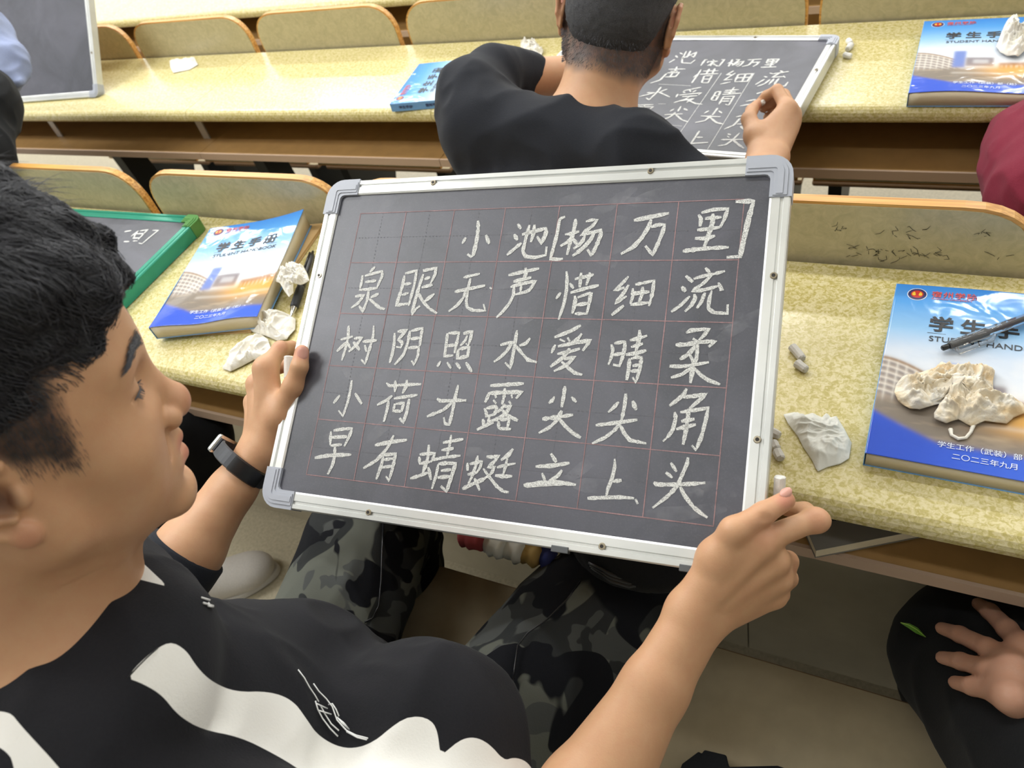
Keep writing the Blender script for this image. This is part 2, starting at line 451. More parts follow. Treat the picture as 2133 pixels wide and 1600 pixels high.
CHALK_B = """小203.8,55.4 205.7,63.8 206.4,78.8 205.4,94.4 203.4,97.3 198.0,94.0|192.8,74.8 189.6,81.8|216.2,72.4 222.0,82.8
池251.2,60.5 255.7,66.4|248.9,72.3 254.1,79.3|259.0,82.2 244.5,95.7|258.0,72.9 270.4,69.6 283.5,66.7 284.7,72.3 281.3,83.4 275.3,75.3|270.4,61.9 270.7,72.0 269.4,81.6|264.8,62.1 263.2,75.0 261.8,91.9 265.9,97.5 276.5,98.8 288.0,96.2 287.5,86.7
[302.9,54.0 297.3,56.3 297.0,72.6 293.7,100.2 301.9,101.0 307.2,100.3
杨314.5,56.8 314.9,62.0 314.1,73.4 312.2,83.7 311.0,96.3|305.6,73.7 310.8,73.3 320.5,70.8|313.9,76.2 310.0,81.9 302.4,86.6|314.9,78.6 320.5,85.5|325.9,60.3 331.5,58.7 337.7,58.6 333.7,65.3 327.1,70.6 322.7,75.0 329.1,73.1 337.1,71.6 342.9,70.3 343.7,74.1 341.4,84.2 337.7,95.3 336.7,97.3 331.8,90.5|327.3,74.7 325.3,81.5 321.9,85.9 316.9,89.6|336.6,72.2 334.0,79.7 328.7,87.0 322.3,93.4 317.0,97.4
万375.5,60.3 391.7,57.3 409.6,53.8|392.7,60.0 391.4,67.2 385.7,79.2 378.2,88.9 366.8,95.9|393.6,68.0 399.7,65.9 406.4,65.8 405.5,73.6 402.0,86.3 398.4,97.4 390.2,87.6
里438.1,56.2 440.9,61.2 440.6,68.6|440.6,54.5 451.7,51.5 464.6,51.3 462.6,61.9 459.4,69.8|444.5,60.6 459.8,59.6|438.3,72.2 448.3,71.4 459.4,69.8|451.4,55.6 452.0,65.2 449.9,74.7 448.6,82.0 446.6,89.3|437.1,80.7 445.9,81.2 455.6,78.5|426.9,93.7 436.2,92.4 449.5,91.1 469.1,90.3
]471.2,44.1 487.5,44.3 484.7,60.2 482.5,78.2 480.0,99.6 468.0,100.3
泉84.9,107.9 79.1,114.4|70.4,118.3 71.1,125.6 70.7,134.2|73.5,119.1 80.7,117.0 95.1,113.6 96.7,118.7 93.8,128.9 92.8,133.2|75.6,126.4 90.0,124.7|69.6,135.9 80.9,135.0 93.8,133.2|82.5,135.8 83.3,147.7 80.6,160.9 73.9,154.6|66.1,143.7 77.7,141.8 72.2,151.3 64.0,157.4|96.7,139.9 86.9,144.7|85.3,146.0 94.1,151.8 101.8,156.7 108.5,157.8
眼125.4,118.3 125.1,132.1 122.2,153.0 139.5,150.7|125.5,116.2 139.4,112.8 140.2,127.9 137.8,153.6|126.7,128.8 136.0,127.5|126.6,141.3 134.7,138.7|148.0,111.2 148.4,112.8 163.0,110.0 163.5,117.0 159.6,128.6|151.3,122.8 157.9,120.3|149.6,132.4 162.7,129.0|148.8,117.0 146.9,127.8 144.9,144.4 143.4,163.3 146.7,157.5 152.1,153.3|146.4,138.6 154.6,148.4 164.2,156.4 174.4,161.4|167.0,139.2 156.4,148.4
无198.2,120.7 216.9,116.4|191.0,137.0 225.5,129.5|206.9,121.8 206.0,132.7 202.1,144.0 196.8,152.1 187.8,159.0|205.7,133.5 206.6,147.9 209.0,154.3 216.3,157.3 230.4,157.4 227.0,150.0|230.9,131.7 233.6,133.3
声249.9,118.1 261.6,115.4 283.1,110.7|267.9,109.9 269.6,115.8 267.3,123.6|256.7,125.2 275.9,120.5|254.5,131.2 263.6,128.0 281.3,124.4 276.4,133.7 272.9,136.1 259.1,139.7|266.1,128.7 266.5,136.2|258.3,130.0 259.2,140.1 255.9,149.5 249.4,159.0 244.1,164.5
惜312.9,113.9 314.7,121.2 315.9,134.9 315.2,148.6 312.0,165.2|310.1,136.5 306.1,143.4|318.1,126.5 323.1,132.2|322.8,122.3 333.7,119.6 341.9,117.4|328.6,115.4 329.3,131.0|337.6,115.1 337.3,121.2 335.7,128.7|320.3,136.8 336.1,131.7 348.6,128.7|325.3,139.8 326.6,143.9 326.3,152.2 325.3,158.5|328.5,141.6 339.8,137.0 341.6,137.0 341.3,148.2 340.2,159.3|328.1,149.5 339.7,147.5|327.9,158.5 340.5,158.2
细377.3,119.2 372.7,125.6 365.1,134.1 374.7,130.7|378.6,127.8 375.3,135.2 367.5,147.0 378.0,139.5|376.3,149.1 365.4,159.2|383.0,131.4 384.0,140.2 382.5,147.5|385.0,127.7 393.9,125.8 402.7,123.6 402.7,135.6 400.8,149.4|381.6,137.3 399.8,134.9|392.6,129.9 392.6,138.6 390.4,146.7|382.5,148.3 400.4,145.8
流432.2,118.5 439.5,124.9|429.6,129.3 433.8,134.6|438.2,138.9 430.5,148.2 422.5,154.7|449.7,110.6 454.5,116.0|439.8,121.7 448.8,118.8 458.5,116.7 467.9,113.9|456.0,118.1 449.5,126.0 439.7,133.9 450.2,132.7 459.7,129.8 462.8,128.7|462.8,125.2 466.7,132.6 464.5,132.9|442.0,136.7 443.4,140.9 440.5,148.0 435.1,154.1|451.7,135.2 449.3,144.4 445.7,150.8|457.7,133.0 456.2,140.8 456.1,150.6 461.4,154.6 473.6,155.1 473.1,146.4
树65.5,178.1 68.2,191.8 67.5,205.2 65.9,218.5|58.8,194.8 74.1,190.4|67.5,196.9 56.8,208.5|68.0,196.9 74.0,204.1|76.1,192.8 86.6,191.2 80.7,200.5 72.6,208.3|76.0,196.6 86.6,205.7|88.1,196.0 106.3,193.8|98.4,177.2 100.4,188.3 99.1,203.1 97.1,221.1 90.9,216.1|91.8,199.7 95.9,207.3
阴126.7,184.6 128.7,196.3 128.9,207.6 127.7,218.5|130.0,183.2 140.9,181.3 132.8,192.1 138.8,195.1 138.2,200.8 131.8,200.2|145.4,181.6 145.5,194.9 143.0,208.6 134.3,220.1|146.8,181.9 159.8,178.3 160.1,188.7 160.7,198.3|147.7,190.8 159.3,189.2|146.7,200.8 159.7,199.5 160.7,208.6 158.0,219.0 154.0,214.5
照191.0,183.0 191.7,193.2 192.4,208.0 202.3,206.8|191.8,182.9 204.4,182.1 203.8,192.7 203.1,204.4|192.8,196.7 202.7,195.5|209.5,182.8 219.0,180.1 218.9,188.3 217.4,196.1 214.4,193.1|214.5,184.6 213.4,190.1 208.6,196.1|207.6,199.6 218.8,197.2 218.9,206.9 207.8,209.7 206.8,202.0 207.6,199.6|188.8,213.6 186.1,219.6|196.6,214.4 202.4,220.7|207.0,214.3 213.2,220.6|218.1,213.4 226.8,223.3
水269.3,177.3 269.3,192.9 269.0,207.9 268.5,216.9 261.7,211.6|253.5,193.5 266.4,189.6 262.0,199.2 256.1,206.2 249.4,211.5|284.8,185.1 281.1,190.9 274.4,193.4|270.5,193.6 278.0,200.8 286.1,207.9 295.9,209.7
爱335.8,170.2 326.0,176.7 310.2,183.5|316.1,185.2 322.0,187.6|324.0,183.1 326.8,187.0|338.1,178.6 334.5,184.6 327.8,189.2|312.4,190.9 309.6,199.8|315.3,192.6 329.3,189.1 347.0,185.2 344.8,190.0 341.2,196.0|315.7,200.3 326.8,198.0 338.4,193.9|327.7,194.0 324.4,201.8 310.5,213.7|323.5,205.5 334.4,202.1 327.2,211.1 314.9,217.9|321.2,207.7 329.1,213.9 336.4,218.6 344.2,219.9
晴368.8,188.4 371.3,194.0 370.3,202.6 368.6,208.7|371.5,187.4 381.5,185.4 382.5,190.7 381.3,201.4 379.5,209.3 373.1,208.5|371.9,199.0 382.2,196.8|386.5,183.8 394.9,181.7 402.4,178.7|388.3,190.5 399.3,186.6|384.1,198.1 393.9,196.3 403.4,193.1|394.6,173.2 395.5,181.0 393.4,195.2|388.3,201.5 388.7,213.0 388.1,222.8|389.7,202.1 394.3,200.1 399.5,200.3 399.5,209.0 397.2,224.4 393.3,219.7|391.9,208.7 398.6,207.3|390.5,214.0 398.6,212.9
柔438.2,174.7 442.9,172.1 458.3,170.3 455.0,176.3 449.8,182.6|445.0,180.0 449.8,182.6|429.9,186.7 439.1,186.1 449.9,183.6 460.7,182.2 465.8,182.0 459.9,187.4|449.6,183.3 450.2,192.9 450.0,201.1 447.9,202.5 444.0,195.9|448.3,186.8 442.6,195.3 435.3,200.4|426.5,207.3 438.0,207.1 450.7,204.4 461.6,201.9|447.3,202.6 447.7,210.0 447.0,222.2|446.5,207.7 438.8,214.5 429.0,218.1|449.1,207.9 454.8,213.7 462.3,218.6 473.3,222.0
小84.1,240.0 85.0,250.1 84.7,264.5 81.9,280.2 74.9,274.4|72.7,257.7 66.5,267.0|91.6,254.1 102.9,265.3
荷128.2,240.3 132.9,243.6 147.6,241.5 170.7,239.4|138.7,237.3 140.3,242.8 140.9,249.8|152.5,235.8 153.7,241.2 150.4,250.7|138.7,253.8 132.0,259.8 122.0,265.1|135.3,258.7 135.7,268.8 134.3,282.5|141.1,256.8 154.6,254.0 168.7,251.1|143.6,262.1 143.5,269.8 152.7,269.9|144.5,262.4 154.2,260.6 153.2,270.3|159.7,255.6 159.7,270.2 157.7,281.5 152.4,276.9
才213.8,237.7 212.7,252.1 212.4,267.9 211.3,279.1 206.3,278.8 203.8,272.3|192.2,253.4 196.8,255.8 213.1,254.0 226.0,253.1|210.9,255.6 201.9,264.9 184.2,273.0
露249.5,236.3 285.5,232.0|249.9,243.0 249.1,247.5 247.0,253.9|250.1,244.1 265.6,242.4 284.6,240.5 279.6,247.7|266.0,237.9 266.6,246.3 265.7,254.8|256.6,245.2 258.3,248.4|255.6,250.7 259.3,254.2|274.0,244.0 275.8,247.6|272.4,250.7 275.2,253.8|247.3,259.8 249.9,263.6 251.5,267.9|249.2,259.7 259.4,257.1 260.6,259.2 259.3,265.2 249.5,268.1|254.2,267.7 253.6,275.8|247.2,270.8 249.0,274.0 248.3,276.9|242.9,282.1 252.6,276.6 259.9,273.5|269.0,253.9 266.0,258.8 262.0,263.1|267.2,256.9 275.2,255.6 270.8,264.3 262.4,270.0 254.3,272.8|266.1,259.6 272.4,264.9 285.1,269.4|264.7,271.7 266.3,279.1|265.9,270.1 275.8,268.6 275.3,277.7|266.3,278.8 279.3,278.4
尖328.3,232.0 328.5,240.9 328.0,253.0|319.2,242.9 317.9,246.6 314.4,250.1|336.3,242.2 342.1,247.1|310.1,266.0 324.1,263.2 340.6,259.5|328.5,256.2 325.8,265.2 319.0,273.4 308.5,279.9|327.2,264.4 333.9,270.8 342.7,277.1 351.1,280.8
尖388.9,235.7 389.2,246.7 388.4,256.3 387.7,261.8|383.1,244.0 379.3,249.4 374.4,254.6|396.2,242.1 398.4,246.7 400.6,250.6|363.9,267.8 376.5,265.4 402.6,259.6|387.7,261.8 383.3,270.3 374.7,278.5 362.8,285.3|387.2,265.9 391.8,273.0 397.9,279.2 405.4,279.9 413.4,280.8
角444.2,227.5 442.2,233.0 436.9,238.7 430.4,244.5|441.5,235.7 451.9,234.0 461.9,231.7 456.1,238.1 448.6,245.9|435.8,249.8 437.4,255.3 435.9,266.0 432.2,272.9 428.1,277.5|440.7,249.8 453.2,246.9 464.9,244.1 464.0,254.6 461.7,269.7 458.0,282.7 453.9,278.8|442.5,257.9 454.0,255.0|438.8,265.4 447.8,262.4 455.7,259.8|448.0,245.9 448.0,255.8 447.5,266.4 446.3,278.9
早70.6,297.8 72.0,305.2 73.4,312.9|73.7,296.7 85.2,294.2 96.8,292.5 95.3,301.6 91.4,312.4|73.6,304.2 92.6,301.8|73.9,313.2 88.2,310.8|79.7,313.9 81.9,323.0 81.6,333.1 77.7,343.9|56.9,328.1 75.5,323.6 102.4,320.3
有128.8,307.9 146.6,302.9 166.1,299.0|149.4,295.5 144.6,309.5 134.4,323.4 120.2,333.1|141.5,317.4 141.4,327.2 138.3,342.9|141.4,317.0 155.6,314.6 155.4,327.3 153.8,342.3 148.7,338.4|142.9,321.8 154.5,319.5|141.2,330.2 153.7,327.5
蜻192.3,301.7 193.8,313.4 192.7,322.3 190.7,331.3|183.6,312.5 190.4,311.2 200.6,309.8 199.7,315.8 197.8,318.9|183.6,314.8 185.9,321.6 197.7,318.6|177.8,337.8 186.8,334.3 196.3,330.0|196.0,324.2 198.9,330.5 201.7,336.7|207.8,298.2 218.7,295.4 229.9,292.6|207.6,305.9 220.9,302.8|215.5,289.4 215.9,298.2 214.8,311.4|198.3,317.0 212.2,312.8 229.8,309.3|206.7,320.2 206.6,330.4 204.3,345.4|206.6,319.9 216.5,318.2 225.7,317.6 224.5,326.4 221.0,346.1 213.7,341.5|210.8,326.4 222.1,324.1|208.5,333.5 222.2,330.9
蜓248.5,307.5 248.2,316.8 245.7,329.2 243.0,336.2|238.5,315.7 240.3,323.3|241.1,316.8 253.7,312.7 253.2,318.5 250.3,324.4|240.6,327.2 250.6,324.1|237.7,341.7 248.4,335.3 258.3,330.0 262.4,326.7|248.6,329.9 252.1,334.2 256.4,341.1|257.9,307.7 265.2,307.4 271.0,305.4 267.4,311.4 261.3,318.0 268.0,316.6 266.3,322.8 262.8,326.7|256.5,319.6 263.9,326.6 273.8,335.3 281.3,339.3 287.0,339.4|284.6,297.4 280.7,303.8 273.7,309.7|270.7,317.1 280.1,313.7 289.5,311.3|280.2,307.3 279.5,315.1 278.6,322.9|270.1,324.9 280.4,324.8 288.1,323.7
立323.8,298.4 330.4,306.1|310.2,312.2 326.6,309.9 343.5,305.5|317.6,317.6 322.0,324.7|337.1,312.9 333.7,319.0 325.9,324.6|301.0,331.0 315.4,327.1 333.1,324.5 352.6,325.1|301.9,331.8 322.8,328.0 343.8,324.8
上386.0,297.4 387.0,305.3 385.7,316.0 382.9,326.1 382.5,333.4|386.6,318.2 394.8,316.3|365.1,336.1 381.8,333.5 395.0,331.6 408.2,331.1|409.5,331.6 412.0,335.8
头437.2,296.0 443.1,303.5|433.7,305.1 440.2,309.2|451.8,289.8 451.7,294.9 448.4,305.5 445.1,316.0 437.9,325.7 425.5,337.7|423.9,315.1 427.3,316.7 441.8,315.1 457.3,312.8 468.8,310.6|447.6,316.4 452.1,323.5 460.5,332.5 467.7,337.2 473.5,340.2"""
CHALK_A = """池266,70 275,77|262,82 269,90|260,111 266,97|279,95 299,67 301,88 294,82|285,62 288,90|277,64 281,97 286,111 304,112 308,98
[332,97 327,97 327,120
宋342,96 346,100|336,102 336,109|338,104 354,102|342,111 351,109|345,104 346,121|346,113 340,120|348,113 361,121
]358,95 364,96 363,120 357,121
杨375,110 383,101|379,94 381,122|381,107 389,115|385,94 393,95 388,111|386,108 403,100 401,117 396,121|394,106 386,118|398,108 393,118
万408,95 433,91|419,95 417,114 406,121|419,105 432,102 430,113 426,120
里445,90 446,106|445,92 464,90 463,105|446,99 464,98|446,106 463,105|455,92 457,121|445,113 462,111|441,122 468,119
声269,137 302,134|282,126 285,146|276,145 290,143|272,151 295,148 294,164 273,167|283,151 283,165|272,153 271,158 269,179 254,192
借333,135 334,152 329,165|334,152 334,169 334,186|339,141 368,138|348,132 349,151|358,130 360,150|337,153 371,149|348,159 352,184|348,159 362,157 364,184 352,184|351,171 364,170
细396,137 388,152 398,152|402,145 390,172 404,169|388,187 404,178|409,150 411,176|409,150 434,146 433,174 411,177|410,163 434,159|422,149 424,175
流463,142 470,145|457,155 464,158|451,185 461,165|479,133 485,137|470,145 495,135|482,139 472,157 491,154|490,151 495,158|471,165 466,181 456,191|477,162 474,183|485,160 483,179 490,189 503,186 504,172
水281,204 281,222 277,252 268,245|262,227 278,226 253,242|296,211 286,222|283,222 312,239
爱357,200 329,215|323,227 324,239|329,218 335,222|339,211 344,218|352,211 348,219|327,231 365,220 362,228|334,236 361,231|348,234 344,244 327,258|336,251 358,241 350,255|345,244 368,258 381,259
晴390,214 391,243|390,214 398,214 400,244 392,244|392,229 400,228|417,196 415,223|404,209 428,204|404,215 425,213|404,223 436,216|409,230 410,257|409,230 427,227 428,258 421,256|410,238 425,236|410,246 424,244
柔463,216 474,206|453,243 468,235|448,259 471,247
露263,272 292,268|264,287 264,279 295,275 292,283|277,272 278,287|265,298 276,294 277,305 269,309|278,306 279,317 272,318|286,291 283,303|285,293 295,293 286,305|290,299 312,308|286,313 287,322|286,313 297,310 296,320 286,322
尖345,269 346,287|336,279 332,288|353,276 362,282|326,300 358,294|343,290 339,307 324,323|347,298 363,313 377,319
尖412,269 411,293|400,279 395,289|417,278 425,285|392,298 427,297|409,294 405,312 390,320|409,300 426,316 440,320
角464,288 453,295|461,299 458,321 446,335|461,299 469,298|462,317 473,315|470,323 480,333
蜓307,343 303,350|299,353 308,349|304,351 303,362|295,363 311,361
立342,341 348,347|326,355 358,349|330,366 340,373|355,362 348,373|319,384 367,380
上407,345 407,383|409,365 420,364|387,384 401,386 434,378
头457,348 463,351|458,355 463,359|475,344 471,365 465,381 453,386|452,367 490,362|472,366 486,379 497,388
_376,146 376,381|436,143 440,397|272,194 336,196|321,331 371,333|370,399 393,399|300,264 314,263"""
CHALK_G = """里-120,-71 -117,-54|-113,-54 -97,-49 -94,-78|-121,-64 -94,-60|-112,-68 -109,-76|-111,-76 -95,-73|-118,-55 -112,-71|-103,-83 -92,-82
]-84,-49 -70,-48 -73,-70 -74,-88 -84,-87
万-149,-60 -135,-55|-124,-87 -110,-86"""
# ---------------------------------------------------------------- the tiered floor
ZB, ZA, ZC = 0.75, 0.6994, 0.644
def struct(o, label=None):
    o['kind'] = 'structure'
    if label: o['label'] = label
    return o
struct(box('floor', (-6, -4.0, -0.3), (4, 0.98, 0.0), M['floor']))
struct(box('floor', (-6, 0.98, -0.3), (4, 1.78, -0.05), M['floor']))
struct(box('floor', (-6, 1.78, -0.3), (4, 7.0, -0.105), M['floor']))

M['plaster'] = simple('white_plaster', srgb(230, 231, 230), 0.9)
struct(box('wall_left', (-6.15, -4.0, -0.3), (-6.0, 7.0, 3.4), M['plaster']))
struct(box('wall_right', (4.0, -4.0, -0.3), (4.15, 7.0, 3.4), M['plaster']))
struct(box('wall_front', (-6.15, 7.0, -0.3), (4.15, 7.15, 3.4), M['plaster']))
struct(box('wall_back', (-6.15, -4.15, -0.3), (4.15, -4.0, 3.4), M['plaster']))
struct(box('ceiling', (-6.15, -4.15, 3.4), (4.15, 7.15, 3.5), M['plaster']))

# ---------------------------------------------------------------- lecture desks
def top_profile(y0, y1, z, th=0.032, r=0.015):
    p = []
    for i in range(9):
        a = math.pi / 2 + math.pi * i / 8
        p.append((y0 + r + r * math.cos(a), z - r + r * math.sin(a)) if i < 5 else (y0 + r + r * math.cos(a), z - th + r + r * math.sin(a)))
    p += [(y1, z - th), (y1, z)]
    return p

def desk(label, y0, y1, z, seams, zf, panel=None, brackets=(), so=0.0):
    e = empty('lecture_desk', label, 'desk', ((seams[0] + seams[-1]) / 2, (y0 + y1) / 2, zf), 'long lecture desks in rows')
    prof = top_profile(y0, y1, z)
    for a, b in zip(seams[:-1], seams[1:]):
        extrude_poly('tabletop', [(a + 0.0006, y, zz) for y, zz in prof], np.array([b - a - 0.0012, 0, 0]), M['laminate'], e)
        s = box('shelf_board', (a + 0.0008, y0 + so + 0.004, z - 0.122), (b - 0.0008, y1 - 0.005, z - 0.106), M['shelf'], e)
        box('edge_strip', (a + 0.0008, y0 + so, z - 0.123), (b - 0.0008, y0 + so + 0.0045, z - 0.105), M['shelf_edge'], s)
    box('back_board', (seams[0], y1 - 0.016, z - 0.30), (seams[-1], y1 - 0.002, z - 0.033), M['shelf'], e)
    if panel:
        for a, b in zip(panel[1][:-1], panel[1][1:]):
            box('modesty_panel', (a + 0.001, panel[0], zf), (b - 0.001, panel[0] + 0.016, z - 0.124), M['panel'], e)
    for x in brackets:
        box('bracket', (x - 0.012, y0 + 0.05, z - 0.105), (x + 0.012, y0 + 0.054, z - 0.033), M['steel'], e)
        extrude_poly('desk_leg', [(x - 0.02, y1 - 0.16, z - 0.125), (x - 0.02, y1 - 0.08, z - 0.125), (x - 0.02, y1 - 0.02, zf), (x - 0.02, y1 - 0.12, zf)], np.array([0.04, 0, 0]), M['steel_dark'], e)
    return e

desk('nearest long desk, pale marbled top with two handbooks, tissues and chalk on it', 0.460, 0.824, ZB,
     [-3.2, -1.95, 0.75, 2.0], 0.0, panel=(0.63, [-3.2, -1.55, -0.147, 1.2, 2.0]), brackets=(-1.6, 0.45), so=0.012)
desk('middle long desk where the student in the black tee writes', 1.298, 1.622, ZA,
     [-4.2, -1.703, -0.955, 0.9, 2.0], -0.05, brackets=(-2.36, -1.735, 0.25), so=-0.022)
desk('farthest long desk at the top edge of the picture', 2.085, 2.40, ZC, [-4.6, -2.9, -1.63, 0.2, 2.0], -0.105)

# ---------------------------------------------------------------- seats
def seat_outline(w, z0, z1, r=0.082, n=8):
    p = [(-w / 2 + 0.006, z0), (w / 2 - 0.006, z0)]
    for i in range(n + 1):
        a = math.pi / 2 * i / n
        p.append((w / 2 - r + r * math.cos(a) ** 0.85, z1 - r * .92 + r * .92 * math.sin(a) ** 0.85))
    for i in range(n + 1):
        a = math.pi / 2 - math.pi / 2 * i / n
        p.append((-w / 2 + r - r * math.cos(a) ** 0.85, z1 - r * .92 + r * .92 * math.sin(a) ** 0.85))
    return p

def seat(x, yb, ztop, zf, label, w=0.462, pan_down=True, back=True):
    e = empty('lecture_chair', label, 'chair', (x, yb + 0.2 if back else yb, zf), 'plywood lecture chairs')
    if back:
        out = seat_outline(w, zf + 0.44, ztop)
        b = extrude_poly('backrest', [(x + u, yb, z) for u, z in out], np.array([0, 0.014, 0]), M['ply'], e)
        inn = seat_outline(w - 0.008, zf + 0.444, ztop - 0.004, 0.079)
        extrude_poly('laminate_face', [(x + u, yb - 0.0012, z) for u, z in inn], np.array([0, 0.0016, 0]), M['seat'], b)
        extrude_poly('laminate_face', [(x + u, yb + 0.0136, z) for u, z in inn], np.array([0, 0.0016, 0]), M['seat'], b)
    y0, y1 = (yb + 0.03, yb + 0.43) if back else (yb, yb + 0.42)
    zp = zf + 0.405
    pn = box('seat_pan', (x - w / 2, y0, zp), (x + w / 2, y1, zp + 0.014), M['pan_edge'], e, 0.005)
    box('laminate_face', (x - w / 2 + 0.002, y0 + 0.002, zp + 0.0132), (x + w / 2 - 0.002, y1 - 0.004, zp + 0.0155), M['seat_pan'], pn)
    for s in (-1, 1):
        xs = x + s * (w / 2 - 0.05)
        extrude_poly('seat_bracket', [(xs - .015, y0 + 0.02, zp), (xs - .015, y1 - 0.04, zp), (xs - .015, y1 - 0.10, zp - 0.05), (xs - .015, y0 + 0.10, zf), (xs - .015, y0 + 0.02, zf)],
                     np.array([0.03, 0, 0]), M['steel_dark'], e)
    return e
M['pan_edge'] = simple('seat_pan_edge', srgb(140, 112, 84), 0.5)
M['seat_pan'] = simple('seat_pan_laminate', srgb(170, 156, 128), 0.22, nscale=40, namp=0.05)
nmB = {-1.565: 'seat back behind the green framed chalkboard', -1.075: 'seat back behind the handbook on the left',
       -0.585: 'seat back behind the held chalkboard, only the top of its rim showing', -0.095: 'scribbled grey seat back right of the held chalkboard, behind the handbook with the pen',
       0.395: 'seat back at the right end of the near desk, mostly out of view'}
for x, l in nmB.items(): seat(x, 0.832, 0.838, -0.05, l)
nmA = {-2.43: 'seat back behind the chalkboard propped at the top left', -1.94: 'seat back above the small flat tissue on the middle desk',
       -1.4475: 'second full seat back from the left in the far row', -0.955: 'seat back behind the handbook by the elbow of the student in the black tee',
       -0.47: 'seat back right of the head of the student in the black tee', 0.014: 'seat back behind the handbook with the tissue at the top right',
       0.5: 'far row seat back past the top right corner'}
for x, l in nmA.items(): seat(x, 1.629, 0.80, -0.105, l)
seat(-0.565, 0.015, 0, 0, 'seat under the young man in the striped sweatshirt, glossy pan showing between his thighs', w=0.462, back=False)
seat(-0.085, 0.015, 0, 0, 'empty seat below the right hand of the young man, black bag on it', w=0.462, back=False)
seat(0.395, 0.015, 0, 0, 'seat of the person in black trousers at the lower right', w=0.462, back=False)

# scribbles on the right seat back
def ribbons(name, strokes, frame, w, mat, parent=None, lift=0.0004, seed=0, taper=True, jit=0.12):
    """chalk or pen strokes: flat ribbons on a plane. frame = (origin, ex, ey, n); strokes are lists of 2D metres"""
    rng = np.random.RandomState(seed)
    O, ex, ey, nn = [np.asarray(a, float) for a in frame]
    V = []; F = []; k = 0
    for s in strokes:
        s = np.array(s, float)
        if len(s) > 2:   # smooth a little
            out = [s[0]]
            for i in range(1, len(s) - 1):
                a, b, c = s[i - 1], s[i], s[i + 1]
                ang = np.dot(b - a, c - b) / (np.linalg.norm(b - a) * np.linalg.norm(c - b) + 1e-9)
                if ang > 0.3:
                    out += [b + (a - b) * 0.22, b + ((a - b) + (c - b)) * 0.04, b + (c - b) * 0.22]
                else: out.append(b)
            out.append(s[-1]); s = np.array(out)
        pts = [s[0]]
        for i in range(len(s) - 1):
            m = max(1, int(np.linalg.norm(s[i + 1] - s[i]) / (w * 0.9)))
            for j in range(1, m + 1): pts.append(s[i] + (s[i + 1] - s[i]) * j / m)
        pts = np.array(pts); n = len(pts)
        ww = w * (0.92 + 0.2 * rng.rand())
        pts = pts + 0
        sp = ex if False else None
        for i in range(n):
            t = pts[min(i + 1, n - 1)] - pts[max(i - 1, 0)]
            t = t / (np.linalg.norm(t) + 1e-9); nr = np.array([-t[1], t[0]])
            u = i / max(n - 1, 1)
            hw = ww / 2 * (1 + jit * rng.randn())
            if taper: hw *= min(1, 0.55 + u * 6) * (1 if u < .8 else 1 - (u - .8) * 2.2)
            for sg in (-1, 1):
                q = pts[i] + sg * nr * hw
                V.append(O + ex * q[0] + ey * q[1] + nn * (lift + 0.00002 * (k % 7)))
        base = k
        for i in range(n - 1):
            F.append((k, k + 1, k + 3, k + 2)); k += 2
        k += 2
    return link(name, py_mesh(name, V, F), mat, parent)

ink = simple('pencil_marks', srgb(92, 88, 70), 0.6)
rng = random.Random(5)
scr = []
seat_r = [o for o in scene.objects if o.name.startswith('lecture_chair') and 'scribbled' in o.get('label', '')][0]
back_r = [c for c in scene.objects if c.parent == seat_r and c.name.startswith('backrest')][0]
for cx_, cz_, n_, sp_ in ((-0.045, 0.768, 9, .018), (-0.02, 0.766, 12, .02), (0.01, 0.768, 8, .014), (0.035, 0.771, 5, .008), (-0.08, 0.80, 5, .01), (0.0, 0.80, 9, .025), (0.07, 0.80, 5, .02), (0.10, 0.775, 3, .006)):
    for i in range(n_):
        x0 = cx_ + rng.uniform(-sp_, sp_); z0 = cz_ + rng.uniform(-sp_ * .35, sp_ * .35)
        p = [(x0, z0)]
        for j in range(rng.randint(1, 3)): p.append((p[-1][0] + rng.uniform(-.008, .008), p[-1][1] + rng.uniform(-.006, .006)))
        scr.append(p)
ribbons('scribble', scr, ((0, 0.8306, 0), (1, 0, 0), (0, 0, 1), (0, -1, 0)), 0.0007, ink, back_r, lift=0.0004)

# ---------------------------------------------------------------- chalkboards
t = NT('slate_surface')
f1 = t.noise(7, 4, 0.6, 0.8); f2 = t.noise(500, 3, 0.7)
c = t.ramp(f1, [(0.35, srgb(48, 50, 60)), (0.7, srgb(80, 80, 92))])
c = t.mix(t.ramp(f2, [(0.5, (0,) * 3), (0.9, (0.22,) * 3)]), c, srgb(120, 120, 132))
t.base(c); t.p(Roughness=0.44, IOR=1.7)
t.bump(f2, 0.05); M['slate'] = t.m
t = NT('brushed_aluminium')
mp = t.n('ShaderNodeMapping'); tc = t.n('ShaderNodeTexCoord'); t.l(tc.outputs['Object'], mp.inputs[0]); mp.inputs['Scale'].default_value = (8, 8, 8)
f1 = t.noise(6, 4, 0.6)
t.base(t.ramp(f1, [(0.3, srgb(196, 198, 196)), (0.7, srgb(228, 229, 226))])); t.p(Roughness=0.36, Metallic=0.55); M['alu'] = t.m
M['corner'] = simple('grey_plastic_corner', srgb(172, 176, 186), 0.42)
M['rivet'] = simple('rivet_metal', srgb(170, 160, 140), 0.3, 0.8)
M['dark'] = simple('dark_hole', srgb(40, 34, 30), 0.6)
M['green'] = simple('green_anodised_frame', srgb(44, 150, 124), 0.25, 0.3)
M['green_c'] = simple('green_plastic_corner', srgb(84, 142, 72), 0.35)
t = NT('chalk')
f = t.noise(900, 4, 0.75); g = t.noise(2600, 2, 0.6)
mix = t.n('ShaderNodeMixShader'); tr = t.n('ShaderNodeBsdfTransparent')
a = t.n('ShaderNodeMath', operation='ADD'); t.l(f, a.inputs[0]); t.l(g, a.inputs[1])
al = t.ramp(a.outputs[0], [(0.86, (0.25,) * 3), (1.02, (1,) * 3)])
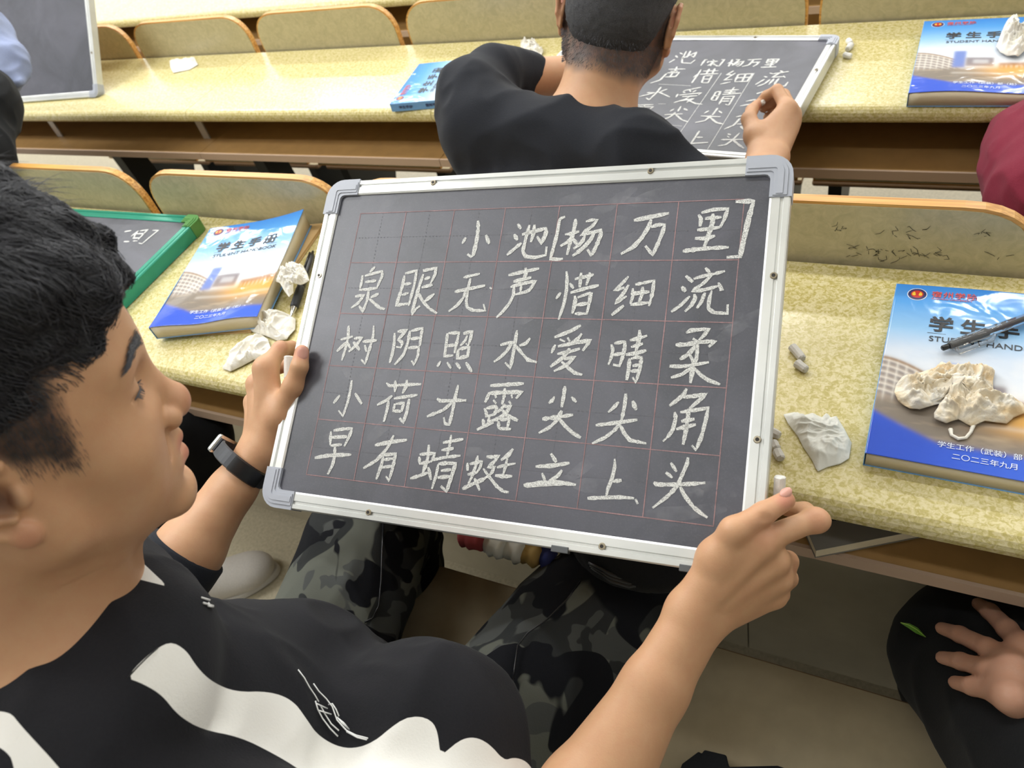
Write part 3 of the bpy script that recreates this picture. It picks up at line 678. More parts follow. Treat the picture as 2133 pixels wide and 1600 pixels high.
mr = t.n('ShaderNodeMapRange'); mr.inputs['From Min'].default_value = 0.84; mr.inputs['From Max'].default_value = 1.06
mr.inputs['To Min'].default_value = 0.20; mr.inputs['To Max'].default_value = 1.0
t.l(a.outputs[0], mr.inputs['Value'])
t.base(srgb(232, 232, 228)); t.p(Roughness=0.9)
t.l(mr.outputs[0], mix.inputs[0]); t.l(tr.outputs[0], mix.inputs[1]); t.l(t.b.outputs[0], mix.inputs[2]); t.l(mix.outputs[0], t.out.inputs[0])
M['chalk'] = t.m
M['chalk_stick'] = simple('chalk_stick', srgb(232, 230, 224), 0.9, nscale=300, namp=0.05, bump=0.15)
M['chalk_grey'] = simple('used_chalk', srgb(200, 196, 188), 0.9, nscale=300, namp=0.05, bump=0.15)
M['grid'] = simple('printed_red_line', srgb(150, 118, 120), 0.6, nscale=60, namp=0.3)
M['grid_dot'] = simple('printed_dotted_line', srgb(92, 92, 98), 0.6)

def frame_mat(O, ex, ey):
    ex = np.array(ex, float); ex /= np.linalg.norm(ex); ey = np.array(ey, float); ey -= ex * (ex @ ey); ey /= np.linalg.norm(ey)
    n = np.cross(ex, ey); m = Matrix.Identity(4)
    for i in range(3):
        m[i][0] = ex[i]; m[i][1] = ey[i]; m[i][2] = n[i]; m[i][3] = O[i]
    return m, ex, ey, n

def chalkboard(label, O, ex, ey, W, H, fw, thick, frame_m, corner_m, rivets=(), clips=(), corner_r=0.03, group=None, name='chalkboard'):
    """O is the upper left outer corner on the front face plane, x to the right, y up the board"""
    m, ex, ey, n = frame_mat(O, ex, ey)
    cen = np.array(O) + ex * W / 2 - ey * H / 2
    e = empty(name, label, 'chalkboard', tuple(cen), group)
    sp = box('slate_panel', (fw * .6, -H + fw * .6, -thick * .7), (W - fw * .6, -fw * .6, -0.0022), M['slate'], e, m=m)
    box('backing_board', (fw * .5, -H + fw * .5, -thick + .001), (W - fw * .5, -fw * .5, -thick * .7 - .0005), M['shelf'], e, m=m)
    # rail profile across its width: ridges and a groove
    def rail(x0, y0, x1, y1, inward):
        d = np.array([x1 - x0, y1 - y0]); L = np.linalg.norm(d); d /= L; inn = np.array(inward, float)
        prof = [(0, -thick), (0, -0.001), (0.0012, 0.0004), (fw * .30, 0.0004), (fw * .34, -0.0014), (fw * .46, -0.0014), (fw * .50, 0.0), (fw * .9, 0.0), (fw, -0.001), (fw, -0.006), (fw * .5, -0.008), (fw * .5, -thick)]
        pts = []
        for a, h in prof:
            q = np.array([x0, y0]) + inn * a
            pts.append(np.array(m @ Vector((q[0], q[1], h))))
        vec = np.array(m.to_3x3() @ Vector((d[0] * L, d[1] * L, 0)))
        return extrude_poly('frame_rail', pts, vec, frame_m, e)
    c = corner_r
    rail(c * .7, 0, W - c * .7, 0, (0, -1)); rail(c * .7, -H, W - c * .7, -H, (0, 1))
    rail(0, -H + c * .7, 0, -c * .7, (1, 0)); rail(W, -H + c * .7, W, -c * .7, (-1, 0))
    for sx, sy, cx, cy in ((1, -1, 0, 0), (-1, -1, W, 0), (-1, 1, W, -H), (1, 1, 0, -H)):
        # rounded L-shaped corner cap, slightly proud of the rails, in two steps
        def Lpts(o, wd, r, ln):
            P = []
            for i in range(7):
                a = math.pi / 2 * i / 6
                P.append((o + r - r * math.cos(a), o + r - r * math.sin(a)))
            P.append((ln, o)); P.append((ln, wd)); 
            for i in range(4):
                a = math.pi / 2 * i / 3
                P.append((wd + r * .25 * (1 - math.sin(a)), wd + r * .25 * (1 - math.cos(a))))
            P.append((wd, ln)); P.append((o, ln))
            return P
        for o_, wd, r, ln, z0, z1 in ((-0.001, fw + .0004, c * .5, c, -thick - .0006, 0.0012), (fw * .18, fw * .86, c * .36, c * .97, 0.001, 0.0022), (fw * .38, fw * .7, c * .25, c * .94, 0.002, 0.003)):
            P = [np.array(m @ Vector((cx + sx * a, cy + sy * b, z0))) for a, b in Lpts(o_, wd, r, ln)]
            part = extrude_poly('corner_cap' if z1 < .0015 else 'corner_ridge', P, n * (z1 - z0), corner_m, e if z1 < .0015 else part)
    for u, v in rivets:
        bm = bmesh.new()
        bmesh.ops.create_cone(bm, cap_ends=True, segments=16, radius1=0.0034, radius2=0.0028, depth=0.0012, matrix=m @ Matrix.Translation((u, -v, 0.0006)))
        rv = bm_obj('rivet', bm, M['rivet'], e)
        bm = bmesh.new()
        bmesh.ops.create_cone(bm, cap_ends=True, segments=12, radius1=0.0017, radius2=0.0017, depth=0.0004, matrix=m @ Matrix.Translation((u, -v, 0.0013)))
        bm_obj('rivet_hole', bm, M['dark'], rv)
    for u, v, w_ in clips:
        box('metal_clip', (u, -v - 0.004, -0.006), (u + w_, -v + 0.002, 0.0016), simple('clip_metal', srgb(96, 98, 100), 0.4, 0.5), e, 0.0006, m=m)
    return e, m, ex, ey, n

def parse(txt):
    out = []
    for l in txt.split('\n'):
        out.append((l[0], [[tuple(map(float, p.split(','))) for p in s.split()] for s in l[1:].split('|')]))
    return out

# the board held up in the middle: 52 x 38.5 cm
BO = CAM + np.array([-0.4774517, 0.47069946, 1.08919292 - 1.42]) * 1.3
BX = np.array([0.9950278, 0.09388631, 0.03324215]); BY = np.array([-0.09841265, 0.87547853, 0.47313032])
BW, BH = 0.52, 0.3853
board, bmx, bex, bey, bn = chalkboard('large held chalkboard with a silver frame and five rows of white characters', BO, BX, BY, BW, BH, 0.0185, 0.017, M['alu'], M['corner'],
    rivets=[(1.3 * a / 1000, 1.3 * b / 1000) for a, b in ((108.3, 6.5), (297.5, 6.5), (9.5, 91.8), (393, 91.6), (391.5, 207.1), (105.9, 290), (296, 290))],
    clips=[(1.3 * .2599, 1.3 * .2955, .0165), (1.3 * .3495, 1.3 * .2955, .016)], corner_r=0.042)
def bd(u, v, w=0.0):
    """point on the held board, millimetres from its upper left corner, w metres in front of it"""
    return BO + bex * u / 1000 - bey * v / 1000 + bn * w
gl = []
gx = [50.2 + 61.25 * i for i in range(8)]; gy = [41.8 + 61.0 * i for i in range(6)]
for x in gx: gl.append([(x / 1000, -gy[0] / 1000), (x / 1000, -gy[-1] / 1000)])
for y in gy: gl.append([(gx[0] / 1000, -y / 1000), (gx[-1] / 1000, -y / 1000)])
fr = (BO - bn * 0.0022, bex, bey, bn)
ribbons('printed_grid', gl, fr, 0.0009, M['grid'], board, lift=0.0002, taper=False, jit=0.15)
dots = []
for j in range(5):
    y = -(gy[j] + gy[j + 1]) / 2000
    x = gx[0] / 1000
    while x < gx[-1] / 1000: dots.append([(x, y), (x + 0.0016, y)]); x += 0.0042
for i in range(7):
    x = (gx[i] + gx[i + 1]) / 2000; y = -gy[0] / 1000
    while y > -gy[-1] / 1000: dots.append([(x, y), (x, y - 0.0016)]); y -= 0.0042
dg = ribbons('dotted_guide_lines', dots, fr, 0.0006, M['grid_dot'], board, lift=0.00015, taper=False, jit=0.1)
dg['kind'] = 'stuff'
for i, (c, ss) in enumerate(parse(CHALK_B)):
    ribbons('chalk_character', [[(x / 1000, -y / 1000) for x, y in s] for s in ss], fr, 0.0036 if i > 6 else 0.0040, M['chalk'], board, lift=0.0004, seed=i)
M['smear'] = None
t = NT('chalk_dust_smear')
mix = t.n('ShaderNodeMixShader'); tr = t.n('ShaderNodeBsdfTransparent'); f = t.noise(40, 4, 0.6)
mr = t.n('ShaderNodeMapRange'); mr.inputs['From Min'].default_value = 0.45; mr.inputs['From Max'].default_value = 0.8; mr.inputs['To Min'].default_value = 0.0; mr.inputs['To Max'].default_value = 0.22
t.l(f, mr.inputs['Value']); t.base(srgb(200, 200, 205)); t.p(Roughness=0.9)
t.l(mr.outputs[0], mix.inputs[0]); t.l(tr.outputs[0], mix.inputs[1]); t.l(t.b.outputs[0], mix.inputs[2]); t.l(mix.outputs[0], t.out.inputs[0]); M['smear'] = t.m
rs = random.Random(3); sm = []
for i in range(34):
    x = rs.uniform(.05, .47); y = -rs.uniform(.03, .35); a = rs.uniform(-.5, .9); L = rs.uniform(.02, .07)
    sm.append([(x, y), (x + L * math.cos(a) * .5, y + L * math.sin(a) * .5 + rs.uniform(-.006, .006)), (x + L * math.cos(a), y + L * math.sin(a))])
ribbons('chalk_smears', sm, fr, 0.012, M['smear'], board, lift=0.00012, seed=4)['kind'] = 'stuff'

# middle desk: board the student in the tee is writing on, lying flat and overhanging the desk edge
AO = np.array([-0.7073, 1.5598, 0.7303]); AX = np.array([-0.1606, 1.5037, 0.7303]) - AO; AY = np.array([0.103, 0.995, 0])
bA, mA, aex, aey, an = chalkboard('silver framed chalkboard lying on the middle desk, student in black tee writing on it', AO, AX, AY, 0.5497, 0.418, 0.017, 0.024, M['alu'], M['corner'],
    rivets=[(.395, .009), (.5405, .13), (.12, .409), (.30, .409)], corner_r=0.036)
frA = (AO - an * 0.0022, aex, aey, an)
for i, (c, ss) in enumerate(parse(CHALK_A)):
    S_ = [[(x / 1000, -y / 1000) for x, y in s] for s in ss]
    if c == '_': ribbons('printed_grid', S_, frA, 0.0011, M['smear2'] if 'smear2' in M else M['chalk'], bA, lift=0.0003, seed=i, taper=False)
    else: ribbons('chalk_character', S_, frA, 0.0037, M['chalk'], bA, lift=0.0005, seed=50 + i)
# green framed board on the near desk at the left
GO = np.array([-1.148, 0.796, 0.775])
gW, gH = 0.52, 0.385; gex = np.array([1.0, 0.02, 0]); gex /= np.linalg.norm(gex); gey = np.array([-0.05, 1.0, 0]); gey = gey - gex * (gex @ gey)
bG, mG, g1, g2, gn = chalkboard('green framed chalkboard on the near desk, partly behind the young man\'s hair', GO - gex * gW, gex, gey, gW, gH, 0.02, 0.0235, M['green'], M['green_c'], corner_r=0.034)
for i, (c, ss) in enumerate(parse(CHALK_G)):
    ribbons('chalk_character', [[(x / 1000, y / 1000) for x, y in s] for s in ss], (GO - gn * 0.0022, np.array([1., 0, 0]), np.array([0, 1., 0]), gn), 0.0036, M['chalk'], bG, lift=0.0005, seed=90 + i)
# board propped up at the top left, leaning back against a seat
TO = on_z(205, 201, ZA + 0.004); Tl = on_z(35, 214, ZA + 0.004)
tex = (TO - Tl); tex[2] = 0; tex /= np.linalg.norm(tex)
best = None
for k in range(30, 89):
    a = math.radians(k); fwd = np.array([-tex[1], tex[0], 0])
    v = fwd * math.cos(a) + np.array([0, 0, 1]) * math.sin(a)
    p = to_px(TO + v * 0.42); q = to_px(TO)
    xx = q[0] + (p[0] - q[0]) * (0 - q[1]) / (p[1] - q[1])
    if best is None or abs(xx - 184) < best[0]: best = (abs(xx - 184), v, k)
tv = best[1]
bT, mT, t1, t2, tn = chalkboard('blank silver framed chalkboard propped upright at the top left corner', TO - tex * 0.55 + tv * 0.418, tex, tv, 0.55, 0.418, 0.017, 0.02, M['alu'], M['corner'], corner_r=0.034, rivets=[(.541, .12), (.541, .3)])
# ---------------------------------------------------------------- handbooks
t = NT('printed_cover')
at_ = t.n('ShaderNodeAttribute', attribute_name='paint'); t.l(at_.outputs['Color'], t.b.inputs['Base Color'])
t.p(Roughness=0.10)
f = t.noise(30, 2, 0.5, 0.6); t.bump(f, 0.22, 0.004); M['cover'] = t.m
M['pages'] = simple('page_block', srgb(206, 192, 160), 0.8, nscale=20, namp=0.06)
t = NT('page_edges'); wv = t.n('ShaderNodeTexWave', bands_direction='Z'); tc = t.n('ShaderNodeTexCoord'); t.l(tc.outputs['Object'], wv.inputs['Vector'])
wv.inputs['Scale'].default_value = 900; wv.inputs['Distortion'].default_value = 1.5
t.base(t.ramp(wv.outputs['Fac'], [(0.2, srgb(206, 192, 160)), (0.8, srgb(228, 216, 188))])); t.p(Roughness=0.85); M['pages'] = t.m
M['ink_black'] = simple('black_print', srgb(28, 30, 36), 0.35)
M['ink_red'] = simple('red_print', srgb(206, 92, 96), 0.35)
M['ink_white'] = simple('white_print', srgb(228, 234, 248), 0.35)
M['ink_navy'] = simple('navy_print', srgb(44, 42, 92), 0.35)
M['ink_yellow'] = simple('yellow_print', srgb(232, 190, 60), 0.35)
M['ink_redb'] = simple('bright_red_print', srgb(190, 44, 40), 0.35)

def lin(c): return np.array(srgb(*c))
def cover_rgb(U, V):
    """U,V in 0..1 from the top left; flat printed picture of a campus under a blue sky"""
    C = np.zeros(U.shape + (3,))
    def gradv(stops):
        vs = [s[0] for s in stops]; cs = np.array([lin(s[1]) for s in stops])
        return np.stack([np.interp(V, vs, cs[:, k]) for k in range(3)], -1)
    C[:] = gradv([(0, (58, 132, 212)), (.12, (84, 156, 222)), (.28, (146, 192, 232)), (.42, (206, 218, 234)), (.6, (226, 228, 232)), (1, (214, 214, 218))])
    P = np.stack([U * 3, V * 4, U * 0], -1)
    cl = np.clip(fbm(P, 1.6, 3, 4) * 1.2, 0, 1)[..., None] * np.clip((V - .3) * 4, 0, 1)[..., None]
    C = C * (1 - cl * .6) + lin((244, 240, 236)) * cl * .6
    def put(m, c, a=1.0):
        nonlocal C
        m = np.clip(m, 0, 1)[..., None] * a
        C = C * (1 - m) + lin(c) * m
    def s(x, w=.006): return 1 / (1 + np.exp(-x / w))
    # curved building at the left
    top = .47 + .13 * np.clip(U / .34, 0, 1.2) ** 1.6
    b = s(V - top) * s(.36 - U, .01) * s(.75 - V)
    put(b, (176, 160, 146))
    for k in range(6):
        yy = top + .022 + k * .034
        put(s(V - yy) * s(yy + .014 - V) * s(.34 - U) * s(.74 - V), (116, 116, 124))
        put(s(V - yy + .007, .003) * s(yy - V, .003) * s(.36 - U), (236, 228, 218))
    for k in range(7):
        xx = .03 + k * .048
        put(s(U - xx, .003) * s(xx + .006 - U, .003) * b, (232, 226, 216))
    put(s(V - top, .003) * s(top + .012 - V, .003) * s(.37 - U), (150, 120, 92))
    # glass tower and grey blocks
    put(s(U - .30) * s(.40 - U) * s(V - .47) * s(.70 - V), (110, 132, 196))
    put(s(U - .40) * s(.62 - U) * s(V - .56) * s(.68 - V), (140, 132, 138))
    put(s(U - .46) * s(.58 - U) * s(V - .59) * s(.64 - V), (188, 186, 190))
    put(s(U - .66) * s(V - (.63 - .05 * (U - .66))) * s(.72 - V), (158, 122, 108))
    put(s(U - .68) * s(V - .66) * s(.70 - V) * (0.5 + .5 * np.sign(np.sin(U * 160))), (206, 198, 196), .7)
    # plaza, evening glow
    pl = s(V - .705, .01)
    put(pl, (134, 124, 114)); put(pl * np.clip(fbm(P * np.array([1, 3, 1]), 2.2, 9, 3), 0, 1), (176, 160, 140), .7)
    put(s(U - .55, .07) * s(V - .66, .02) * s(.80 - V, .02), (236, 172, 66), .85)
    put(s(V - .76) * s(.775 - V) * s(U - .3), (220, 214, 206), .6)
    # blue foot of the cover
    cur = .775 + .11 * np.clip(U / .32, 0, 1) ** .9 + .02 * U
    put(s(V - cur), (52, 88, 204))
    put(s(V - cur) * s(U - .5, .1), (70, 110, 214), .6)
    return C

def text_mesh(txt, size, bold=0.0, sx=1.0):
    cu = bpy.data.curves.new('txt', 'FONT'); cu.body = txt; cu.size = size; cu.offset = bold; cu.extrude = 0.0001; cu.resolution_u = 3
    o = bpy.data.objects.new('txt', cu); col.objects.link(o)
    dg_ = bpy.context.evaluated_depsgraph_get(); dg_.update()
    me = bpy.data.meshes.new_from_object(o.evaluated_get(dg_))
    col.objects.unlink(o); bpy.data.objects.remove(o)
    n = len(me.vertices); co = np.zeros(n * 3); me.vertices.foreach_get('co', co); co = co.reshape(-1, 3)
    co[:, 0] *= sx
    me.vertices.foreach_set('co', co.ravel()); me.update()
    return me

W16, H16 = 0.185, 0.257
def handbook(label, O, ex, ey, th=0.019, lift=None, seed=1, spine_text=True):
    """O: upper left (spine) corner at the bottom face; ex across, ey up the cover"""
    m, ex, ey, n = frame_mat(np.array(O, float), ex, ey)
    if n[2] < 0: raise ValueError
    e = empty('handbook', label, 'book', tuple(np.array(O) + ex * .09 - ey * .13), 'student handbooks on the desks')
    lf = lift or (lambda u, v: 0 * u)
    def place(me):
        k = len(me.vertices); co = np.zeros(k * 3); me.vertices.foreach_get('co', co); co = co.reshape(-1, 3)
        co[:, 2] += lf(co[:, 0] / W16, -co[:, 1] / H16)
        w = co @ np.array(m.to_3x3()).T + np.array(O)
        me.vertices.foreach_set('co', w.ravel()); me.update()
        return me
    # page block with the cover laid over it
    nu, nv = 30, 40
    def sheet(name, z0, z1, u0, u1, v0, v1, mat, nu, nv, par, paint=False):
        us = np.linspace(u0, u1, nu + 1); vs = np.linspace(v0, v1, nv + 1)
        UU, VV = np.meshgrid(us, vs, indexing='ij')
        top = np.stack([UU, -VV, np.full_like(UU, z1)], -1).reshape(-1, 3); bot = top.copy(); bot[:, 2] = z0
        V = np.concatenate([top, bot]); N = len(top); Q = []
        idx = np.arange(N).reshape(nu + 1, nv + 1)
        q = np.stack([idx[:-1, :-1], idx[:-1, 1:], idx[1:, 1:], idx[1:, :-1]], -1).reshape(-1, 4)
        Q = [q, q[:, ::-1] + N]
        for line in (idx[0, ::-1], idx[-1, :], idx[:, 0], idx[::-1, -1]):
            Q.append(np.stack([line[:-1], line[1:], line[1:] + N, line[:-1] + N], 1))
        me = np_mesh(name, V, np.concatenate(Q))
        if paint:
            set_col(me, np.concatenate([cover_rgb(top[:, 0] / W16, -top[:, 1] / H16)] * 2))
        return link(name, me, mat, par)
    lfull = lf
    z0 = 0.0006
    pb = sheet('page_block', z0, th - 0.0006, 0.001, W16 - .002, 0.001, H16 - .001, M['pages'], 12, 16, e)
    co = np.zeros(len(pb.data.vertices) * 3); pb.data.vertices.foreach_get('co', co); co = co.reshape(-1, 3)
    k = len(co) // 2
    co[:k, 2] += lf(co[:k, 0] / W16, -co[:k, 1] / H16)
    co = co @ np.array(m.to_3x3()).T + np.array(O); pb.data.vertices.foreach_set('co', co.ravel()); pb.data.update()
    fc = sheet('front_cover', th - 0.0006, th, 0, W16, 0, H16, M['cover'], 150, 210, e, True)
    place(fc.data)
    fc.data.polygons.foreach_set('use_smooth', np.ones(len(fc.data.polygons), bool))
    bc = box('back_cover', (0, -H16, 0), (W16, 0, 0.0006), simple('cover_blue', srgb(120, 172, 226), 0.25), e, m=m)
    sp = box('spine', (-0.0007, -H16, 0), (0, 0, th), bc.data.materials[0], e, m=m)
    box('spine_band', (-0.0009, -H16 + .02, 0.001), (-0.0007, -H16 * .74, th - .001), simple('spine_pale', srgb(150, 190, 226), 0.3), sp, m=m)
    def put(txt, u, v, size, mat, bold=0.0, sx=1.0, nm='printed_text', sy=1.0):
        me = text_mesh(txt, size, bold, sx)
        k = len(me.vertices); c_ = np.zeros(k * 3); me.vertices.foreach_get('co', c_); c_ = c_.reshape(-1, 3)
        c_[:, 1] *= sy
        c_ += np.array([u, -v, th + 0.0006]); me.vertices.foreach_set('co', c_.ravel())
        place(me); me.materials.clear()
        return link(nm, me, mat, fc)
    for i, ch in enumerate('学生手册'):
        put(ch, 0.038 + i * 0.0305, 0.0725, 0.0245, M['ink_black'], 0.0007)
    put('STUDENT HANDBOOK', 0.040, 0.0905, 0.0112, M['ink_black'], 0.0, 1.02)
    for i, ch in enumerate('宿州学院'): put(ch, 0.037 + i * .0115, 0.0185, 0.0105, M['ink_red'], 0.0002)
    put('SUZHOU UNIVERSITY', 0.0375, 0.0232, 0.0036, M['ink_red'], 0, 1.15)
    put('学生工作（武装）部（处）', 0.060, 0.2335, 0.0078, M['ink_white'])
    put('二〇二三年九月', 0.073, 0.2455, 0.0078, M['ink_white'])
    def disc(r0, cu, cv, mat, z, ry=1.0, pts=None):
        P = pts or [(cu + r0 * math.cos(a), cv + r0 * ry * math.sin(a)) for a in np.linspace(0, 2 * math.pi, 33)[:-1]]
        V = [(a, -b, th + z) for a, b in P]; me = py_mesh('emblem', V, [tuple(range(len(V)))[::-1]])
        place(me); return link('printed_emblem', me, mat, fc)
    disc(.0102, .0225, .0165, M['ink_white'], .0002); disc(.0094, .0225, .0165, M['ink_navy'], .00035); disc(.0064, .0225, .0165, M['ink_redb'], .0005)
    for du in (-.003, .003):
        s_ = 1 if du > 0 else -1
        disc(0, 0, 0, M['ink_yellow'], .0007, pts=[(.0225 + du, .0195), (.0225 + du - s_ * .0016, .0185), (.0225 + du - s_ * .0010, .0145), (.0225 + du + s_ * .0002, .0125), (.0225 + du + s_ * .0022, .0155), (.0225 + du + s_ * .0020, .0185)])
    L = [(0.038, 0.0775), (0.158, 0.0775)]
    me = py_mesh('rule', [(L[0][0], -L[0][1], th + .0003), (L[1][0], -L[1][1], th + .0003), (L[1][0], -L[1][1] - .0006, th + .0003), (L[0][0], -L[0][1] - .0006, th + .0003)], [(3, 2, 1, 0)])
    place(me); link('printed_rule', me, M['ink_black'], fc)
    if spine_text:
        for off, tx in ((0.02, '学生手册'), (0.085, '宿州学院')):
            me = text_mesh(tx, 0.0085, 0.0002)
            k = len(me.vertices); c_ = np.zeros(k * 3); me.vertices.foreach_get('co', c_); c_ = c_.reshape(-1, 3)
            q = np.stack([np.full(k, -0.0012) - c_[:, 2] * .2, -off - c_[:, 0], 0.006 + c_[:, 1] * .9], 1)
            me.vertices.foreach_set('co', (q @ np.array(m.to_3x3()).T + np.array(O)).ravel()); me.materials.clear()
            link('spine_text', me, M['ink_navy'], sp)
    return e, m, n, fc

hbR = handbook('handbook on the near desk with a clear pen and big crumpled tissue on it', (-0.001, 0.7735, ZB), (1, -0.012, 0), (0.012, 1, 0), 0.020,
               lift=lambda u, v: 0.002 * np.sin(u * 3) * (1 - v))
ang = math.atan2(0.055, 0.172)
hbL = handbook('askew handbook on a tan envelope on the near desk, one corner curling up', (-1.089, 0.758, ZB + 0.007), (math.cos(ang), math.sin(ang), 0), (-math.sin(ang), math.cos(ang), 0), 0.023,
               lift=lambda u, v: 0.026 * np.clip(u - .35, 0, 1) ** 2 * np.clip(1 - v * 1.25, 0, 1) + 0.002 * np.sin(u * 9 + v * 7) * v)
hbA = handbook('handbook turned sideways on the middle desk next to the elbow in the black sleeve', (-1.0505, 1.2965, ZA), (-0.13, 0.99, 0), (-0.99, -0.13, 0), 0.018,
               lift=lambda u, v: 0.02 * np.clip(v - .7, 0, 1) * 3 * np.clip(u - .3, 0, 1))
hbT = handbook('handbook at the top right of the middle desk with a white tissue on its corner', (-0.027, 1.560, ZA), (1, -0.012, 0), (0.06, 1, 0), 0.024,
               lift=lambda u, v: 0.003 * np.sin(u * 5) * v)

# tan envelope under the left handbook
k1, k2, k3 = on_z(338, 697, ZB + .006), on_z(520, 688, ZB + .006), on_z(676, 463, ZB + .006)
M['kraft'] = simple('kraft_paper', srgb(206, 172, 120), 0.7, nscale=40, namp=0.05)
k4 = k1 + (k3 - k2)
kp = [k1, k2, k3, k4]
kr = extrude_poly('envelope', [p + np.array([0, 0, -0.0055]) for p in kp], np.array([0, 0, 0.0018]), M['kraft'])
tag(kr, 'tan kraft envelope under the left handbook on the near desk', 'envelope')
def inset(ps, f): 
    c = sum(ps) / len(ps); return [c + (p - c) * f for p in ps]
kt = extrude_poly('envelope_flap', [p + np.array([0, 0, -0.0035]) for p in inset(kp, .985)], np.array([0, 0, 0.0034]), M['kraft'], kr)

# book in the desk shelf, lower right
M['greybook'] = simple('grey_book_cover', srgb(132, 128, 122), 0.5)
zs_ = ZB - 0.1035
s1, s2 = on_z(1699, 1161, zs_), on_z(1935, 1115, zs_)
e = empty('textbook', 'grey covered textbook sticking out of the desk shelf beside the right hand', 'book', (0, 0.55, 0.65))
bx_ = (s2 - s1) / np.linalg.norm(s2 - s1); by_ = np.array([-bx_[1], bx_[0], 0])
mB = frame_mat(s1, bx_, by_)[0]
box('page_block', (0.0, 0.0, 0.001), (0.18, 0.10, 0.015), M['pages'], e, m=mB)
gc = box('front_cover', (-0.001, -0.001, 0.015), (0.181, 0.10, 0.0158), M['greybook'], e, m=mB)
box('back_cover', (-0.001, -0.001, 0.0), (0.181, 0.10, 0.001), M['greybook'], e, m=mB)
me = text_mesh('中国人民大学出版社', 0.0072, 0.0002); me.transform(mB @ Matrix.Translation((0.008, 0.030, 0.016))); me.materials.clear()
link('printed_text', me, M['ink_black'], gc)
me = text_mesh('●', 0.007); me.transform(mB @ Matrix.Translation((0.000, 0.030, 0.016))); me.materials.clear()
link('printed_emblem', me, M['ink_black'], gc)

# ---------------------------------------------------------------- chalk sticks
def chalk(label, p, q, r=0.0052, mat='chalk_stick', sides=10, group='chalk sticks'):
    p = np.array(p, float); q = np.array(q, float); d = (q - p) / np.linalg.norm(q - p); L = np.linalg.norm(q - p)
    rr = random.Random(int(abs(p[0] * 9999) + abs(p[1] * 777)))
    pts = [p, p + d * .0008, p + d * L * .5, q - d * .0015, q]
    o = tube('chalk_stick', pts, [r * .8, r, r * .96, r * .93, r * .7], M[mat], n=sides, smooth=False)
    for v in o.data.vertices: v.co += Vector([rr.uniform(-.0003, .0003) for _ in range(3)])
    return tag(o, label, 'chalk', group)
zc = ZB + 0.0054
def cz(px, py, z): return on_z(px, py, z)
chalk('upper of two white chalk pieces touching end to end on the near desk', cz(1650, 722, zc), cz(1672, 748, zc), mat='chalk_grey')
chalk('lower of two white chalk pieces touching end to end on the near desk', cz(1659, 756, zc), cz(1680, 771, zc), mat='chalk_grey')
chalk('short grey chalk stub right beside the rim of the held chalkboard, above another', cz(1604, 898, zc), cz(1624, 908, zc), mat='chalk_grey', sides=7)
chalk('grey chalk pair half, upper piece beside the rim of the held chalkboard', cz(1610, 921, zc), cz(1618, 936, zc), mat='chalk_grey', sides=8)
chalk('grey chalk pair half, lower piece nearest the flimsy tissue', cz(1618, 938, zc), cz(1627, 957, zc), mat='chalk_grey', sides=8)
za = ZA + 0.0055
chalk('topmost of three chalk bits right of the board on the middle desk', cz(1767, 84, za), cz(1772, 90, za), 0.0055)
chalk('middle of three chalk bits right of the board on the middle desk', cz(1773, 93, za), cz(1765, 103, za), 0.0055)
chalk('lowest of three chalk bits right of the board on the middle desk', cz(1758, 114, za), cz(1773, 117, za), 0.0055)

# ---------------------------------------------------------------- tissues
t = NT('tissue_paper')
t.base(t.ramp(t.noise(60, 4, 0.6), [(0.3, srgb(236, 230, 214)), (0.7, srgb(248, 246, 240))])); t.p(Roughness=0.85)
t.b.inputs['Subsurface Weight'].default_value = 0.15; t.b.inputs['Subsurface Radius'].default_value = (.004, .004, .003)
t.bump(t.noise(170, 4, 0.6, 1.0), 0.5, 0.002); M['tissue'] = t.m
t = NT('stained_tissue')
t.base(t.ramp(t.noise(26, 4, 0.6, 0.6), [(0.34, srgb(226, 200, 158)), (0.5, srgb(240, 228, 204)), (0.66, srgb(248, 246, 240))])); t.p(Roughness=0.85)
t.bump(t.noise(150, 4, 0.6, 1.2), 0.55, 0.002); M['tissue_s'] = t.m
t = NT('thin_wet_tissue')
mix = t.n('ShaderNodeMixShader'); tr = t.n('ShaderNodeBsdfTransparent'); mix.inputs[0].default_value = 0.80
t.base(srgb(240, 240, 232)); t.p(Roughness=0.5); t.l(tr.outputs[0], mix.inputs[1]); t.l(t.b.outputs[0], mix.inputs[2]); t.l(mix.outputs[0], t.out.inputs[0])
t.bump(t.noise(60, 3, 0.6, 1.0), 0.4, 0.002); M['tissue_w'] = t.m

